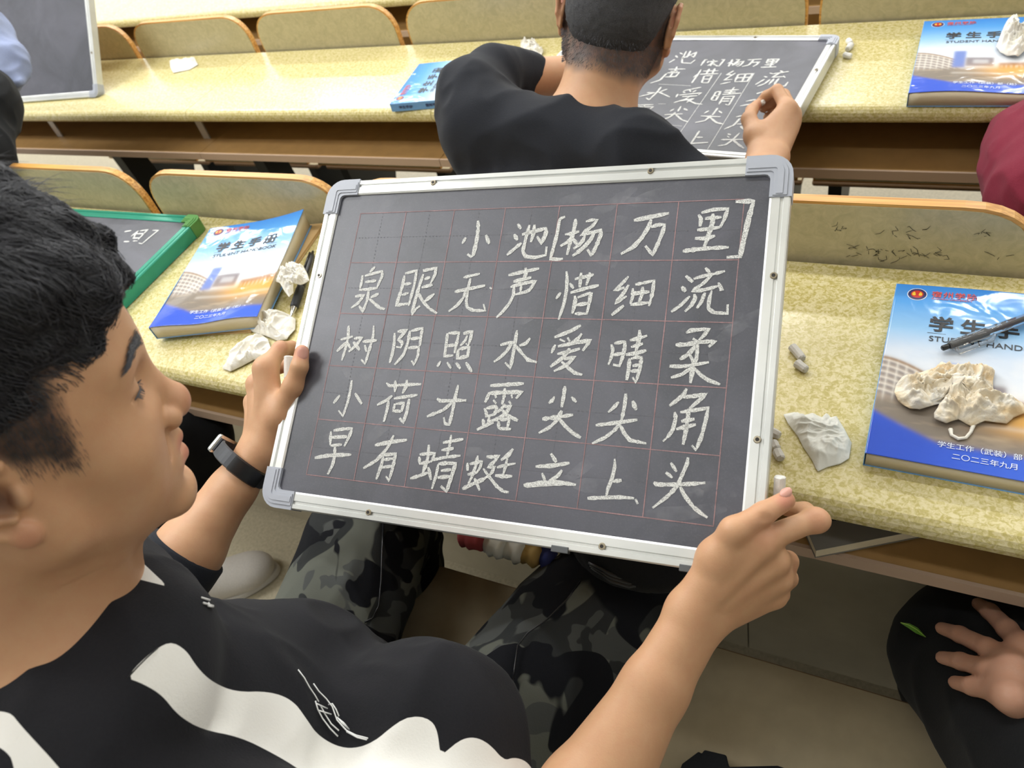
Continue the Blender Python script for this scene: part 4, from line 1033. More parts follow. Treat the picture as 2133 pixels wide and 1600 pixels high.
def tissue(label, outline_px, z, h, seed, mat, name='tissue', fold=34, group=None, parent=None):
    P = np.array([on_z(x, y, z)[:2] for x, y in outline_px])
    c = P.mean(0); nt_, nr_ = 220, 56
    th = np.linspace(0, 2 * math.pi, nt_, endpoint=False)
    R = []
    for a in th:
        d = np.array([math.cos(a), math.sin(a)]); best = 1e-4
        for i in range(len(P)):
            p = P[i] - c; q = P[(i + 1) % len(P)] - c; e_ = q - p
            den = d[0] * e_[1] - d[1] * e_[0]
            if abs(den) < 1e-12: continue
            t_ = (p[0] * e_[1] - p[1] * e_[0]) / den; s_ = (p[0] * d[1] - p[1] * d[0]) / den
            if t_ > 0 and -1e-6 <= s_ <= 1 + 1e-6: best = max(best, t_)
        R.append(best)
    R = np.array(R)
    V = [(c[0], c[1], 0)]
    for j in range(1, nr_ + 1):
        for i in range(nt_):
            r = R[i] * j / nr_
            V.append((c[0] + r * math.cos(th[i]), c[1] + r * math.sin(th[i]), 0))
    V = np.array(V); rho = np.concatenate([[0], np.repeat(np.arange(1, nr_ + 1) / nr_, nt_)])
    Wp = V.copy(); Wp[:, :2] += 0.012 * np.stack([vnoise(V, 30, seed), vnoise(V, 30, seed + 9)], 1)
    rot = np.array([[.8, .6, 0], [-.25, .33, 0], [0, 0, 1]])
    def rg(sc, sd, pw=4): return (1 - np.abs(vnoise(Wp, sc, sd))) ** pw
    H = h * (.55 * rg(fold, seed + 1) + .42 * rg(fold * 1.9, seed + 2, 5) + .26 * rg(fold * 3.7, seed + 12, 4) + .13 * rg(fold * 8, seed + 13, 3) + .25 * (vnoise(V, fold * .5, seed + 3) + .4))
    H = H + h * .22 * (1 - np.abs(vnoise(Wp @ rot.T, fold * 2.6, seed + 15))) ** 6
    H = H * (1 - rho ** 4) + h * .10 * rho ** 2 * (1 + vnoise(V, fold * 2, seed + 5))
    V[:, 2] = z + 0.0006 + np.clip(H, 0, None)
    V[:, :2] += (h * .35 * np.stack([vnoise(V, fold * 2, seed + 6), vnoise(V, fold * 2, seed + 7)], 1)) * (1 - rho)[:, None]
    F = [(0, 1 + i, 1 + (i + 1) % nt_) for i in range(nt_)]
    for j in range(nr_ - 1):
        for i in range(nt_):
            a = 1 + j * nt_ + i; b = 1 + j * nt_ + (i + 1) % nt_
            F.append((a, a + nt_, b + nt_, b))
    o = link(name, py_mesh(name, V, F), mat, parent, True)
    s = o.modifiers.new('thickness', 'SOLIDIFY'); s.thickness = 0.0005; s.offset = 1
    if label: tag(o, label, 'tissue', group)
    return o

tissue('big yellowed crumpled tissue on the right handbook', [(1866, 805), (1880, 790), (1915, 782), (1945, 772), (1960, 758), (1985, 768), (2020, 775), (2052, 768), (2070, 778), (2066, 800), (2068, 830), (2095, 828), (2128, 845), (2138, 862), (2110, 872), (2095, 885), (2050, 882), (2025, 890), (1995, 878), (1970, 886), (1945, 878), (1945, 865), (1958, 850), (1952, 838), (1935, 846), (1915, 858), (1895, 856), (1870, 838), (1862, 822)],
       ZB + .0215, 0.022, 5, M['tissue_s'], fold=42)
tail = [on_z(x, y, ZB + .0225) for x, y in ((2030, 880), (2022, 900), (2012, 912), (1996, 914), (1982, 906), (1980, 894))]
tl = tube('tissue_shred', tail, [.0022, .0016, .0016, .0018, .0016, .0022], M['tissue'], n=6); tag(tl, 'thin twisted shred of tissue below the big crumpled tissue on the right handbook', 'tissue')
tissue('flimsy translucent white tissue lying flat beside the chalk bits on the near desk', [(1632, 866), (1655, 861), (1668, 870), (1690, 864), (1712, 872), (1722, 863), (1730, 872), (1742, 870), (1758, 895), (1773, 925), (1768, 958), (1750, 968), (1722, 975), (1703, 984), (1692, 960), (1675, 935), (1662, 910), (1642, 885)],
       ZB + .0003, 0.010, 11, M['tissue_w'], fold=26)
tissue('knotted white tissue draped over the edge of the left handbook and the black pen', [(576, 588), (590, 560), (600, 568), (614, 552), (632, 556), (642, 575), (646, 588), (628, 596), (612, 592), (612, 612), (604, 622), (594, 608), (586, 594)], ZB + .026, 0.016, 21, M['tissue'], fold=60)
tissue('loosely folded white tissue below the left handbook, by the pen tip', [(515, 678), (545, 664), (575, 660), (600, 656), (617, 668), (616, 690), (600, 710), (580, 712), (560, 704), (540, 698), (522, 690)], ZB + .0003, 0.020, 31, M['tissue'], fold=34)
tissue('thin draped white tissue nearest the young man\'s left hand', [(482, 733), (495, 722), (525, 708), (545, 700), (560, 710), (566, 730), (550, 748), (530, 752), (505, 765), (482, 776), (465, 770), (478, 756)], ZB + .0003, 0.018, 41, M['tissue'], fold=22)
tissue('small flat tissue alone on the left of the middle desk', [(354, 128), (368, 124), (385, 126), (405, 120), (413, 136), (395, 146), (362, 153), (356, 142)], ZA + .0003, 0.008, 51, M['tissue'], fold=40)
tissue('crumpled white tissue between the sideways handbook and the nape of the student', [(1085, 112), (1092, 100), (1108, 99), (1118, 96), (1132, 108), (1128, 122), (1105, 124), (1090, 120)], ZA + .0003, 0.026, 61, M['tissue'], fold=60)
tissue('white tissue under the fingers on the top right handbook', [(2075, 100), (2086, 72), (2095, 55), (2112, 58), (2122, 70), (2138, 62), (2146, 90), (2140, 105), (2118, 122), (2098, 118), (2084, 112)], ZA + .026, 0.028, 71, M['tissue'], fold=50)
tissue('tissue hanging at the right edge below the top right handbook', [(2112, 186), (2122, 150), (2136, 140), (2145, 180), (2135, 200), (2118, 198)], ZA + .0003, 0.02, 81, M['tissue'], fold=50)

# ---------------------------------------------------------------- pens
M['black'] = simple('black_plastic', srgb(26, 27, 30), 0.3)
M['rubber'] = simple('black_rubber_grip', srgb(48, 50, 54), 0.6)
M['chrome'] = simple('chrome_tip', srgb(210, 210, 212), 0.12, 1.0)
t = NT('clear_plastic'); t.p(Roughness=0.06, IOR=1.45); t.base((0.95, 0.96, 0.98)); t.b.inputs['Transmission Weight'].default_value = 0.92; M['clear'] = t.m
a, b = on_z(1962, 726, ZB + .0275), on_z(2190, 644, ZB + .030)
d = (b - a) / np.linalg.norm(b - a); L = np.linalg.norm(b - a)
pen = empty('pen', 'clear barrelled gel pen with a black refill lying across the right handbook', 'pen', tuple((a + b) / 2))
tube('push_button', [a, a + d * .001, a + d * .010], [.0022, .0030, .0030], M['black'], pen)
tube('barrel', [a + d * .008, a + d * .010, a + d * .02, a + d * L], [.0036, .0048, .0053, .0053], M['clear'], pen, n=20)
tube('ink_refill', [a + d * .010, a + d * .018, a + d * .05, a + d * .052, a + d * L * .98], [.0026, .0026, .0026, .0016, .0018], M['black'], pen)
sd = np.cross(d, [0, 0, 1]); sd /= np.linalg.norm(sd)
cl = [a + d * .012 + sd * .005, a + d * .014 + sd * .010 - np.array([0, 0, .003]), a + d * .05 + sd * .0095 - np.array([0, 0, .003]), a + d * .055 + sd * .006]
tube('clip', cl, [.0022, .0026, .0024, .002], M['clear'], pen, n=8)
tube('clip_insert', [a + d * .020 + sd * .0052, a + d * .028 + sd * .0052], [.0011, .0011], M['chrome'], pen, n=8)
a, b = on_z(652, 524, ZB + .007), on_z(605, 662, ZB + .007)
d = (b - a) / np.linalg.norm(b - a); L = np.linalg.norm(b - a)
pen = empty('pen', 'black gel pen with a rubber grip and a chrome tip beside the left handbook', 'pen', tuple((a + b) / 2))
tube('push_button', [a, a + d * .008, a + d * .009], [.002, .003, .003], M['black'], pen)
tube('barrel', [a + d * .008, a + d * .016, a + d * L * .55, a + d * L * .56], [.0042, .0062, .0062, .0055], M['black'], pen, n=18)
tube('rubber_grip', [a + d * L * .56, a + d * L * .60, a + d * L * .84, a + d * L * .86], [.0058, .0066, .0066, .005], M['rubber'], pen, n=18)
tube('metal_tip', [a + d * L * .86, a + d * L * .87, a + d * L * .97, a + d * L], [.0050, .0052, .0018, .0007], M['chrome'], pen, n=16)
tube('clip', [a + d * .012 + np.array([0, 0, .007]), a + d * .05 + np.array([0, 0, .0075])], [.0015, .0013], M['black'], pen, n=6)
# ---------------------------------------------------------------- people: materials
SK = np.array(srgb(206, 160, 122))
t = NT('skin')
at_ = t.n('ShaderNodeAttribute', attribute_name='paint')
f = t.noise(70, 5, 0.65); g = t.noise(650, 4, 0.7)
c = t.mix(t.ramp(f, [(0.35, (0,) * 3), (0.75, (0.30,) * 3)]), at_.outputs['Color'], srgb(196, 132, 100), 'MIX')
t.base(c); t.p(Roughness=0.46); t.b.inputs['Specular IOR Level'].default_value = 0.45
t.b.inputs['Subsurface Weight'].default_value = 0.12; t.b.inputs['Subsurface Radius'].default_value = (.010, .004, .002)
t.bump(g, 0.22, 0.0007); M['skin'] = t.m
M['nail'] = simple('fingernail', srgb(216, 160, 144), 0.3)
t = NT('hair')
t.base(t.ramp(t.noise(30, 3), [(0.3, srgb(34, 34, 38)), (0.7, srgb(56, 56, 62))])); t.p(Roughness=0.42)
t.bump(t.noise(420, 4, 0.7, 1.5), 0.5, 0.002); M['hair'] = t.m
M['strand'] = simple('hair_strands', srgb(60, 60, 66), 0.42)
t = NT('buzzed_hair')
f = t.noise(900, 3, 0.7)
t.base(t.ramp(f, [(0.3, srgb(48, 48, 52)), (0.75, srgb(88, 88, 92))])); t.p(Roughness=0.75); t.bump(f, 0.8, 0.003); M['buzz'] = t.m
def cloth(name, c, c2=None, attr=None, bump=0.25, rough=0.88):
    t = NT(name)
    f = t.noise(500, 3, 0.7)
    b = t.mix(t.ramp(f, [(0.3, (0,) * 3), (0.8, (0.25,) * 3)]), c, tuple(min(1, x * 1.6 + .01) for x in c))
    if attr:
        a = t.n('ShaderNodeAttribute', attribute_name=attr)
        mr = t.n('ShaderNodeMapRange'); mr.inputs['From Min'].default_value = -0.6; mr.inputs['From Max'].default_value = 0.6
        mr.inputs['To Min'].default_value = 1; mr.inputs['To Max'].default_value = 0
        t.l(a.outputs['Fac'], mr.inputs['Value'])
        b = t.mix(mr.outputs[0], b, c2)
    t.base(b); t.p(Roughness=rough); t.b.inputs['Specular IOR Level'].default_value = 0.2
    t.b.inputs['Sheen Weight'].default_value = 0.05
    t.bump(f, bump, 0.0015)
    return t.m
M['sweat'] = cloth('black_and_white_sweatshirt', srgb(27, 27, 31), srgb(236, 234, 228), 'stripe')
M['tee'] = cloth('black_tee', srgb(34, 36, 42))
M['blackcloth'] = cloth('black_trousers', srgb(20, 21, 23))
M['maroon'] = cloth('maroon_fleece', srgb(118, 36, 54))
M['denim'] = cloth('pale_blue_cloth', srgb(138, 148, 178))
M['white_print'] = simple('white_embroidery', srgb(232, 232, 230), 0.6)
t = NT('grey_camouflage')
f1 = t.noise(8, 2, 0.45, 1.1); 
mp = t.n('ShaderNodeMapping'); t.l(t.tc.outputs['Object'], mp.inputs[0]); mp.inputs['Location'].default_value = (3.1, 7.7, 1.9)
f2 = t.noise(9, 2, 0.45, 1.2, vec=mp.outputs[0])
mp2 = t.n('ShaderNodeMapping'); t.l(t.tc.outputs['Object'], mp2.inputs[0]); mp2.inputs['Location'].default_value = (13.1, 2.7, 5.9)
f3 = t.noise(10, 2, 0.45, 1.8, vec=mp2.outputs[0])
c = t.mix(t.ramp(f1, [(0.50, (0,) * 3), (0.51, (1,) * 3)]), srgb(50, 52, 52), srgb(98, 100, 92))
c = t.mix(t.ramp(f3, [(0.56, (0,) * 3), (0.57, (1,) * 3)]), c, srgb(78, 80, 78))
c = t.mix(t.ramp(f2, [(0.52, (0,) * 3), (0.53, (1,) * 3)]), c, srgb(24, 25, 29))
t.base(c); t.p(Roughness=0.9); t.b.inputs['Specular IOR Level'].default_value = 0.15
t.bump(t.noise(600, 3, 0.7), 0.3, 0.0015); M['camo'] = t.m

def rod_frame(R, T):
    R = np.array(R, float); T = np.array(T, float)
    return lambda V: V @ R.T + T

def paint_blend(C, P, spots):
    """spots: (centre, radius, rgb, strength)"""
    for c, r, rgb, s in spots:
        r = np.array(r if hasattr(r, '__len__') else (r, r, r), float)
        d = np.sqrt((((P - np.array(c)) / r) ** 2).sum(1))
        w = np.clip(1.25 - d, 0, 1); w = w * w * (3 - 2 * w) * s
        C[:] = C * (1 - w[:, None]) + np.array(rgb) * w[:, None]
    return C

def mm(*a): return np.array(a, float) / 1000.0

def head_prims(ear=True, sides=(-1, 1)):
    L = [('e', mm(0, -2, 47), mm(75, 95, 84), None, .004),
         ('e', mm(0, 40, 5), mm(66, 58, 72), None, .02),
         ('e', mm(0, 68, 52), mm(52, 22, 34), None, .02)]
    for s in (-1, 1):
        L += [('c', mm(s * 55, 14, -40), mm(s * 12, 80, -80), .017, .014, .022),
              ('c', mm(s * 58, 2, 0), mm(s * 55, 14, -44), .017, .016, .02),
              ('e', mm(s * 40, 60, -14), mm(25, 22, 22), None, .02),
              ('e', mm(s * 33, 56, -42), mm(26, 26, 26), None, .02)]
    L += [('e', mm(0, 74, -48), mm(34, 24, 34), None, .014),
          ('e', mm(0, 83, -80), mm(20, 15, 14), None, .012),
          ('c', mm(-40, 71, 43), mm(0, 80, 40), .010, .0105, .012),
          ('c', mm(40, 71, 43), mm(0, 80, 40), .010, .0105, .012)]
    for s in (-1, 1):
        L += [('-e', mm(s * 31, 97, 20), mm(18, 14, 13), None, .012),
              ('e', mm(s * 31, 72, 20), mm(15.5, 15, 14), None, .005),
              ('-c', mm(s * 17, 88.5, 18.5), mm(s * 32, 88.2, 19.5), .0010, .0010, .002), ('-c', mm(s * 32, 88.2, 19.5), mm(s * 47, 80.5, 21), .0010, .0010, .002)]
    L += [('c', mm(0, 82, 32), mm(0, 92, 8), .0075, .0085, .010),
          ('c', mm(0, 92, 8), mm(0, 103, -9), .0085, .0115, .006),
          ('e', mm(0, 103, -13), mm(13.5, 12.5, 12.5), None, .004),
          ('e', mm(-14, 96, -17), mm(8.5, 10, 9), None, .003),
          ('e', mm(14, 96, -17), mm(8.5, 10, 9), None, .003),
          ('c', mm(0, 100, -22), mm(0, 90, -25), .0045, .006, .004),
          ('-e', mm(-7.5, 101, -26), mm(4, 5.5, 4), None, .002),
          ('-e', mm(7.5, 101, -26), mm(4, 5.5, 4), None, .002),
          ('-c', mm(20, 94, -22), mm(31, 83, -44), .0012, .0016, .006), ('-c', mm(-20, 94, -22), mm(-31, 83, -44), .0012, .0016, .006)]
    for s in (-1, 1):
        L += [('c', mm(s * 22, 87, -44), mm(0, 95.5, -39), .0042, .0062, .005),
              ('c', mm(s * 19, 87, -51), mm(0, 94, -54), .005, .0075, .005),
              ('-c', mm(s * 25, 87, -46), mm(0, 101.5, -46), .0012, .0012, .003)]
    L += [('-e', mm(0, 99, -66), mm(16, 6, 4), None, .008)]
    # neck
    L += [('c', mm(0, -12, -30), mm(0, -40, -150), .056, .058, .03),
          ('c', mm(22, 40, -60), mm(10, 0, -140), .022, .035, .03), ('c', mm(-22, 40, -60), mm(-10, 0, -140), .022, .035, .03),
          ('e', mm(0, -45, -170), mm(125, 70, 45), None, .05)]
    if ear:
        for s in (-1, 1):
            tilt = np.array([[1, 0, 0], [0, .97, .24], [0, -.24, .97]])
            L += [('e', mm(s * 77, -8, 6), mm(5, 16, 29), tilt, .006),
                  ('-e', mm(s * 83, 0, 4), mm(7.5, 9, 13), None, .004),
                  ('-e', mm(s * 84, -6, 20), mm(5, 6, 8), None, .004)]
            hx = [(75, 6, 14), (81, 6, 26), (84, -6, 36), (85, -18, 32), (86, -24, 16), (84, -22, -2), (81, -12, -16), (79, -2, -23)]
            for a, b in zip(hx[:-1], hx[1:]):
                L.append(('c', mm(s * a[0], a[1], a[2]), mm(s * b[0], b[1], b[2]), .0036, .0036, .003))
            hx = [(82, -14, 24), (83, -14, 10), (82, -8, -6), (81, 2, -10)]
            for a, b in zip(hx[:-1], hx[1:]):
                L.append(('c', mm(s * a[0], a[1], a[2]), mm(s * b[0], b[1], b[2]), .0026, .0026, .003))
            L += [('e', mm(s * 79, 3, -24), mm(5, 8.5, 9), None, .004), ('e', mm(s * 77, 9, 0), mm(5, 4.5, 7), None, .004)]
    return L

def hand_prims(W, mc, fingers, thumb, palm_r=.012, wrist_r=(.021, .019), elbow=None, er=.036, k=.007, wside=None):
    """W wrist, mc: 4 knuckle points, fingers: 4 lists of 3 further joints, thumb: cmc, mcp, ip, tip"""
    L = []
    W = np.array(W)
    if wside is None:
        a = mc[0] - mc[3]; wside = a / np.linalg.norm(a)
    else: wside = np.array(wside) / np.linalg.norm(wside)
    offs = [.015, .006, -.004, -.013]
    for i in range(4):
        b = W + wside * offs[i]
        L.append(('c', b, np.array(mc[i]), .0145, [.0125, .0125, .012, .011][i], .012 if i else .004))
    rr = [(.0098, .0088, .0078, .0068), (.0100, .0090, .0080, .0068), (.0096, .0086, .0076, .0066), (.0086, .0076, .0068, .0060)]
    for i in range(4):
        pts = [np.array(mc[i])] + [np.array(p) for p in fingers[i]]
        for j in range(3):
            L.append(('c', pts[j], pts[j + 1], rr[i][j] + (.0012 if j == 0 else 0), rr[i][j + 1] + (.0008 if j < 2 else 0), k if j == 0 else .0035))
    T = [np.array(p) for p in thumb]
    L.append(('c', W + wside * .012, T[0], .0145, .0138, .012))
    L.append(('c', T[0], T[1], .0138, .0112, .010)); L.append(('c', T[1], T[2], .0110, .0092, .006)); L.append(('c', T[2], T[3], .0096, .0080, .004))
    L.append(('c', T[0], np.array(mc[0]), .010, .009, .014))
    if elbow is not None:
        E_ = np.array(elbow); d = E_ - W; dn = d / np.linalg.norm(d)
        for s in (-1, 1):
            L.append(('c', W + wside * .0085 * s, W + d * .28 + wside * .007 * s, wrist_r[0] - .002, wrist_r[0] + .001, .01))
            L.append(('c', W + d * .28 + wside * .007 * s, W + d * .7 + wside * .004 * s, wrist_r[0] + .001, er - .001, .012))
            L.append(('c', W + d * .7 + wside * .004 * s, E_, er - .001, er, .01))
        # two tendons on the back of the wrist
    return L

def nail(name, tip, along, up, parent, w=.0058, l=.0065, mat=None):
    al = np.array(along, float); al /= np.linalg.norm(al); u = np.array(up, float); u -= al * (u @ al); u /= np.linalg.norm(u); s = np.cross(al, u)
    V = []; F = []; n = 10
    for j in range(6):
        rr = j / 5
        for i in range(n):
            a = 2 * math.pi * i / n
            x = w * rr * math.cos(a); y = l * rr * math.sin(a)
            V.append(np.array(tip) + s * x + al * y + u * (-(x / w) ** 2 * .0022 + .0004 - (rr > .9) * .0006))
    for j in range(5):
        for i in range(n):
            F.append((j * n + i, (j + 1) * n + i, (j + 1) * n + (i + 1) % n, j * n + (i + 1) % n))
    return link(name, py_mesh(name, V, F), mat or M['nail'], parent, True)

def join_np(parts):
    V = []; Q = []; C = []; o = 0
    for v, q, c in parts:
        V.append(v); Q.append(q + o); C.append(c); o += len(v)
    return np.concatenate(V), np.concatenate(Q), np.concatenate(C)

def skin_cols(V, spots=()):
    C = np.tile(SK, (len(V), 1))
    return paint_blend(C, V, spots)
PINK = srgb(206, 124, 108); RED = srgb(190, 96, 88); DK = srgb(150, 104, 78)

# ================================================================ the young man holding the board
boy = empty('person', 'young man in a black and white sweatshirt holding up the large chalkboard', 'person', (-0.47, 0.10, 0.42))
HR = np.array([[0.851, 0.524, 0.038], [-0.512, 0.811, 0.283], [0.118, -0.261, 0.958]])
HT = np.array([-0.49081843, 0.12563905, 1.12716851]) + RW @ np.array([-.0038, 0, 0])
V, Q = sdf_mesh('head', head_prims(), .00155)
V = relax(V, Q, 1, .5)
def landmark_warp(V, pairs, sig):
    out = V.copy()
    for c, d, s in pairs:
        w = np.exp(-((V - mm(*c)) ** 2).sum(1) / (2 * (s / 1000.) ** 2))
        out += w[:, None] * mm(*d)
    return out
C = skin_cols(V, [(mm(0, 110, -14), .016, PINK, .35), (mm(42, 62, -12), .02, PINK, .22), (mm(-42, 62, -12), .02, PINK, .22),
                  (mm(0, 96, -41), (.022, .014, .0055), srgb(196, 120, 104), .75), (mm(0, 94, -53), (.020, .014, .0075), srgb(206, 126, 112), .85),
                  (mm(79, 3, -24), (.01, .010, .011), srgb(200, 128, 108), .55), (mm(-79, 3, -24), .012, PINK, .5),
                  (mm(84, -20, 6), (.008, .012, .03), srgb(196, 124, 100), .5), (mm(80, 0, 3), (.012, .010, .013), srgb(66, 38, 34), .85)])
# cropped sides: the hair thins out into the skin around the temple and above the ear
yy = V[:, 1] * 1000; zz = V[:, 2] * 1000; nz_ = fbm(V, 55, 4, 2) * 3.5
zl = np.interp(yy, [-90, -40, -10, 0, 25, 38, 44, 50, 62, 90], [-52, -30, 16, 22, 10, 1, 14, 52, 66, 76])
s = zz - zl + nz_
s = np.where((zz < 58) & (zz > -8), np.minimum(s, (47.5 + nz_ * .8 - yy) * 1.0), s)
soft = np.interp(zz, [0, 20, 60, 90], [22, 18, 16, 8])
w = np.clip(s / soft + .40, 0, 1); w = w * w * (3 - 2 * w)
ear_zone = (np.abs(V[:, 0]) > .0748) & (V[:, 2] < .046) & (V[:, 1] > -.036) & (V[:, 1] < .012)
w = w * (~ear_zone)
C = C * (1 - w[:, None] * .95) + np.array(srgb(38, 36, 38)) * w[:, None] * .95
headV, headQ = V, Q
head = (rod_frame(HR, HT)(V), Q, C)
# left arm: far hand grips the left rim, fingers behind the board, thumb in front
LW = at(541, 938, .885)
Ltip = bd(8, 192, .006)
L = hand_prims(LW,
    [at(553, 768, .880), at(536, 800, .905), at(530, 838, .925), at(535, 872, .94)],
    [[at(584, 727, .895), at(608, 725, .915), at(634, 738, .925)],
     [at(560, 770, .945), at(600, 760, .955), at(635, 775, .94)],
     [at(560, 820, .965), at(600, 812, .965), at(632, 825, .945)],
     [at(565, 868, .97), at(598, 862, .965), at(622, 868, .95)]],
    [at(582, 868, .868), at(610, 806, .858), at(624, 764, .852), at(629, 733, .856)],
    elbow=at(330, 1235, .86), er=.036, wrist_r=(.021, .019), wside=at(575, 938, .86) - at(515, 938, .90))
V, Q = sdf_mesh('left_arm', L, .0017); V = relax(V, Q, 1, .5)
C = skin_cols(V, [(at(629, 735, .85), .012, PINK, .5), (at(540, 778, .88), .012, PINK, .3), (at(584, 722, .89), .01, PINK, .3)])
larm = (V, Q, C)
# right arm: near hand under the lower right corner, chalk pinched between thumb and bent index finger
RWt = at(1452, 1284, .655)
Relb = at(1118, 1850, .60)
L = hand_prims(RWt,
    [at(1583, 1128, .640), at(1612, 1168, .650), at(1620, 1205, .662), at(1612, 1240, .675)],
    [[at(1694, 1084, .655), at(1676, 1066, .672), at(1640, 1060, .680)],
     [at(1640, 1170, .690), at(1600, 1160, .710), at(1570, 1150, .700)],
     [at(1640, 1205, .700), at(1600, 1200, .715), at(1570, 1190, .705)],
     [at(1625, 1238, .705), at(1592, 1232, .715), at(1565, 1222, .705)]],
    [at(1492, 1162, .642), at(1528, 1106, .630), at(1590, 1070, .632), at(1636, 1043, .640)],
    elbow=Relb, er=.039, wrist_r=(.0212, .02), wside=at(1400, 1240, .64) - at(1500, 1310, .67))
for k_ in range(3):
    L.append(('-c', at(1580 + 7 * k_, 1052 + 2 * k_, .618), at(1592 + 7 * k_, 1084, .621), .0014, .0014, .003))
L += [('e', at(1702, 1084, .652), (.0115, .0105, .0105), None, .006)]
L += [('c', at(1592, 1150, .632), at(1470, 1262, .640), .0035, .0028, .008), ('c', at(1608, 1185, .645), at(1476, 1275, .645), .003, .0025, .008)]
V, Q = sdf_mesh('right_arm', L, .0017); V = relax(V, Q, 1, .5)
C = skin_cols(V, [(at(1640, 1040, .63), .012, PINK, .6), (at(1700, 1085, .65), .012, PINK, .4), (at(1636, 1170, .68), .014, PINK, .3), (at(1590, 1100, .63), .02, PINK, .2)])
rarm = (V, Q, C)
V, Q, C = join_np([head, larm, rarm])
me = np_mesh('body', V, Q); set_col(me, C)
body = link('body', me, M['skin'], boy, True)
nail('thumbnail', at(1637, 1037, .640) + np.array([0, 0, .0085]), at(1660, 1020, .64) - at(1600, 1065, .635), at(1620, 1010, .60) - at(1637, 1037, .64), body, .0044, .0055)
nail('thumbnail', at(631, 736, .846), at(633, 715, .85) - at(628, 765, .85), at(634, 736, .80) - at(629, 735, .85), body, .006, .0075)

# eyebrows and lashes
def hairs(name, n, fn, mat, parent, seed=1, r=.0004, sides=3):
    rs_ = np.random.RandomState(seed); V = []; F = []
    for i in range(n):
        P = fn(rs_)
        if P is None: continue
        P = np.array(P); m_ = len(P); b = len(V)
        for j in range(m_):
            t_ = P[min(j + 1, m_ - 1)] - P[max(j - 1, 0)]; t_ = t_ / (np.linalg.norm(t_) + 1e-9)
            a = np.cross(t_, [.3, .5, .8]); a /= np.linalg.norm(a); c_ = np.cross(t_, a)
            q = r * (1 - .85 * (j / (m_ - 1)) ** 2)
            for k in range(sides):
                th = 2 * math.pi * k / sides
                V.append(P[j] + q * (math.cos(th) * a + math.sin(th) * c_))
        for j in range(m_ - 1):
            for k in range(sides):
                k2 = (k + 1) % sides
                F.append((b + j * sides + k, b + j * sides + k2, b + (j + 1) * sides + k2, b + (j + 1) * sides + k))
    V = np.array(V); me = np_mesh(name, V, np.array(F))
    o = link(name, me, mat, parent, True); o['kind'] = 'stuff'
    return o
HF = rod_frame(HR, HT)
_fr = headV[(headV[:, 1] > .05)]
def surf_y(x, z):
    d = (_fr[:, 0] - x) ** 2 + (_fr[:, 2] - z) ** 2
    return _fr[d < (.0028 ** 2)][:, 1].max() if (d < .0028 ** 2).any() else .08
def brow(sd):
    def f(r):
        u = r.rand(); x = 13 + 37 * u; z = 46 + 6 * math.sin(u * 2.4) - 5 * u * u + r.normal() * 2.4 * (1 - .6 * u)
        ys = [surf_y(sd * (x + k) / 1000., (z + q) / 1000.) * 1000 for k, q in ((0, 0), (3.5, 1.8 - 2.5 * u), (7, 2.2 - 4 * u))]
        p0 = mm(sd * x, ys[0] + .3, z); p1 = mm(sd * (x + 3.5), ys[1] + .8, z + 1.8 - 2.5 * u); p2 = mm(sd * (x + 7), ys[2] + .5, z + 2.2 - 4 * u)
        return HF(np.array([p0, p1, p2]))
    return f
for sd in (-1, 1):
    hairs('eyebrow', 420, brow(sd), M['strand'], body, 3 + sd, .00030)
    def lash(r, sd=sd):
        x = 19 + 25 * r.rand(); zz_ = 18.6 + 2.2 * (x - 18) / 26; y = surf_y(sd * x / 1000., (zz_ + 1.5) / 1000.) * 1000; p0 = mm(sd * x, y - .6, zz_)
        return HF(np.array([p0, p0 + mm(sd * .5, 1.6, -1.4), p0 + mm(sd * 1.2, 2.8, -2.2)]))
    hairs('eyelashes', 34, lash, M['strand'], body, 8 + sd, .00022)
    lp_ = [mm(sd * x, surf_y(sd * x / 1000., z / 1000.) * 1000 - .1, z) for x, z in ((17.5, 18.8), (22, 19.2), (28, 19.6), (34, 20.0), (40, 20.6), (47, 21.2))]
    tube('lash_line', HF(np.array(lp_)), [.0003, .0006, .0008, .0008, .0007, .0003], M['strand'], body, n=6)

# hair: a full mop on top, combed forward and sideways
HC = mm(0, -4, 62)
hp = [('e', mm(0, -8, 68), mm(80, 98, 92), None, .01), ('e', mm(6, 40, 102), mm(62, 52, 40), None, .03), ('e', mm(10, 66, 92), mm(44, 32, 25), None, .02), ('e', mm(-20, 10, 135), mm(50, 50, 30), None, .03),
      ('e', mm(0, -30, 40), mm(79, 76, 70), None, .02),
      ('-e', mm(0, 122, 10), mm(90, 62, 72), None, .014), ('-c', mm(-90, 40, -22), mm(90, 40, -22), .066, .066, .012), ('-c', mm(-90, -8, -28), mm(90, -8, -28), .058, .058, .012), ('-e', mm(0, -60, -70), mm(110, 90, 60), None, .02)]
V, Q = sdf_mesh('hair', hp, .0028)
N_ = vert_normals(V, Q)
V = V + N_ * (.0050 * fbm(V * np.array([1.0, .30, .8]), 55, 12, 3))[:, None]
hair = link('hair', np_mesh('hair', HF(V), Q), M['hair'], boy, True)
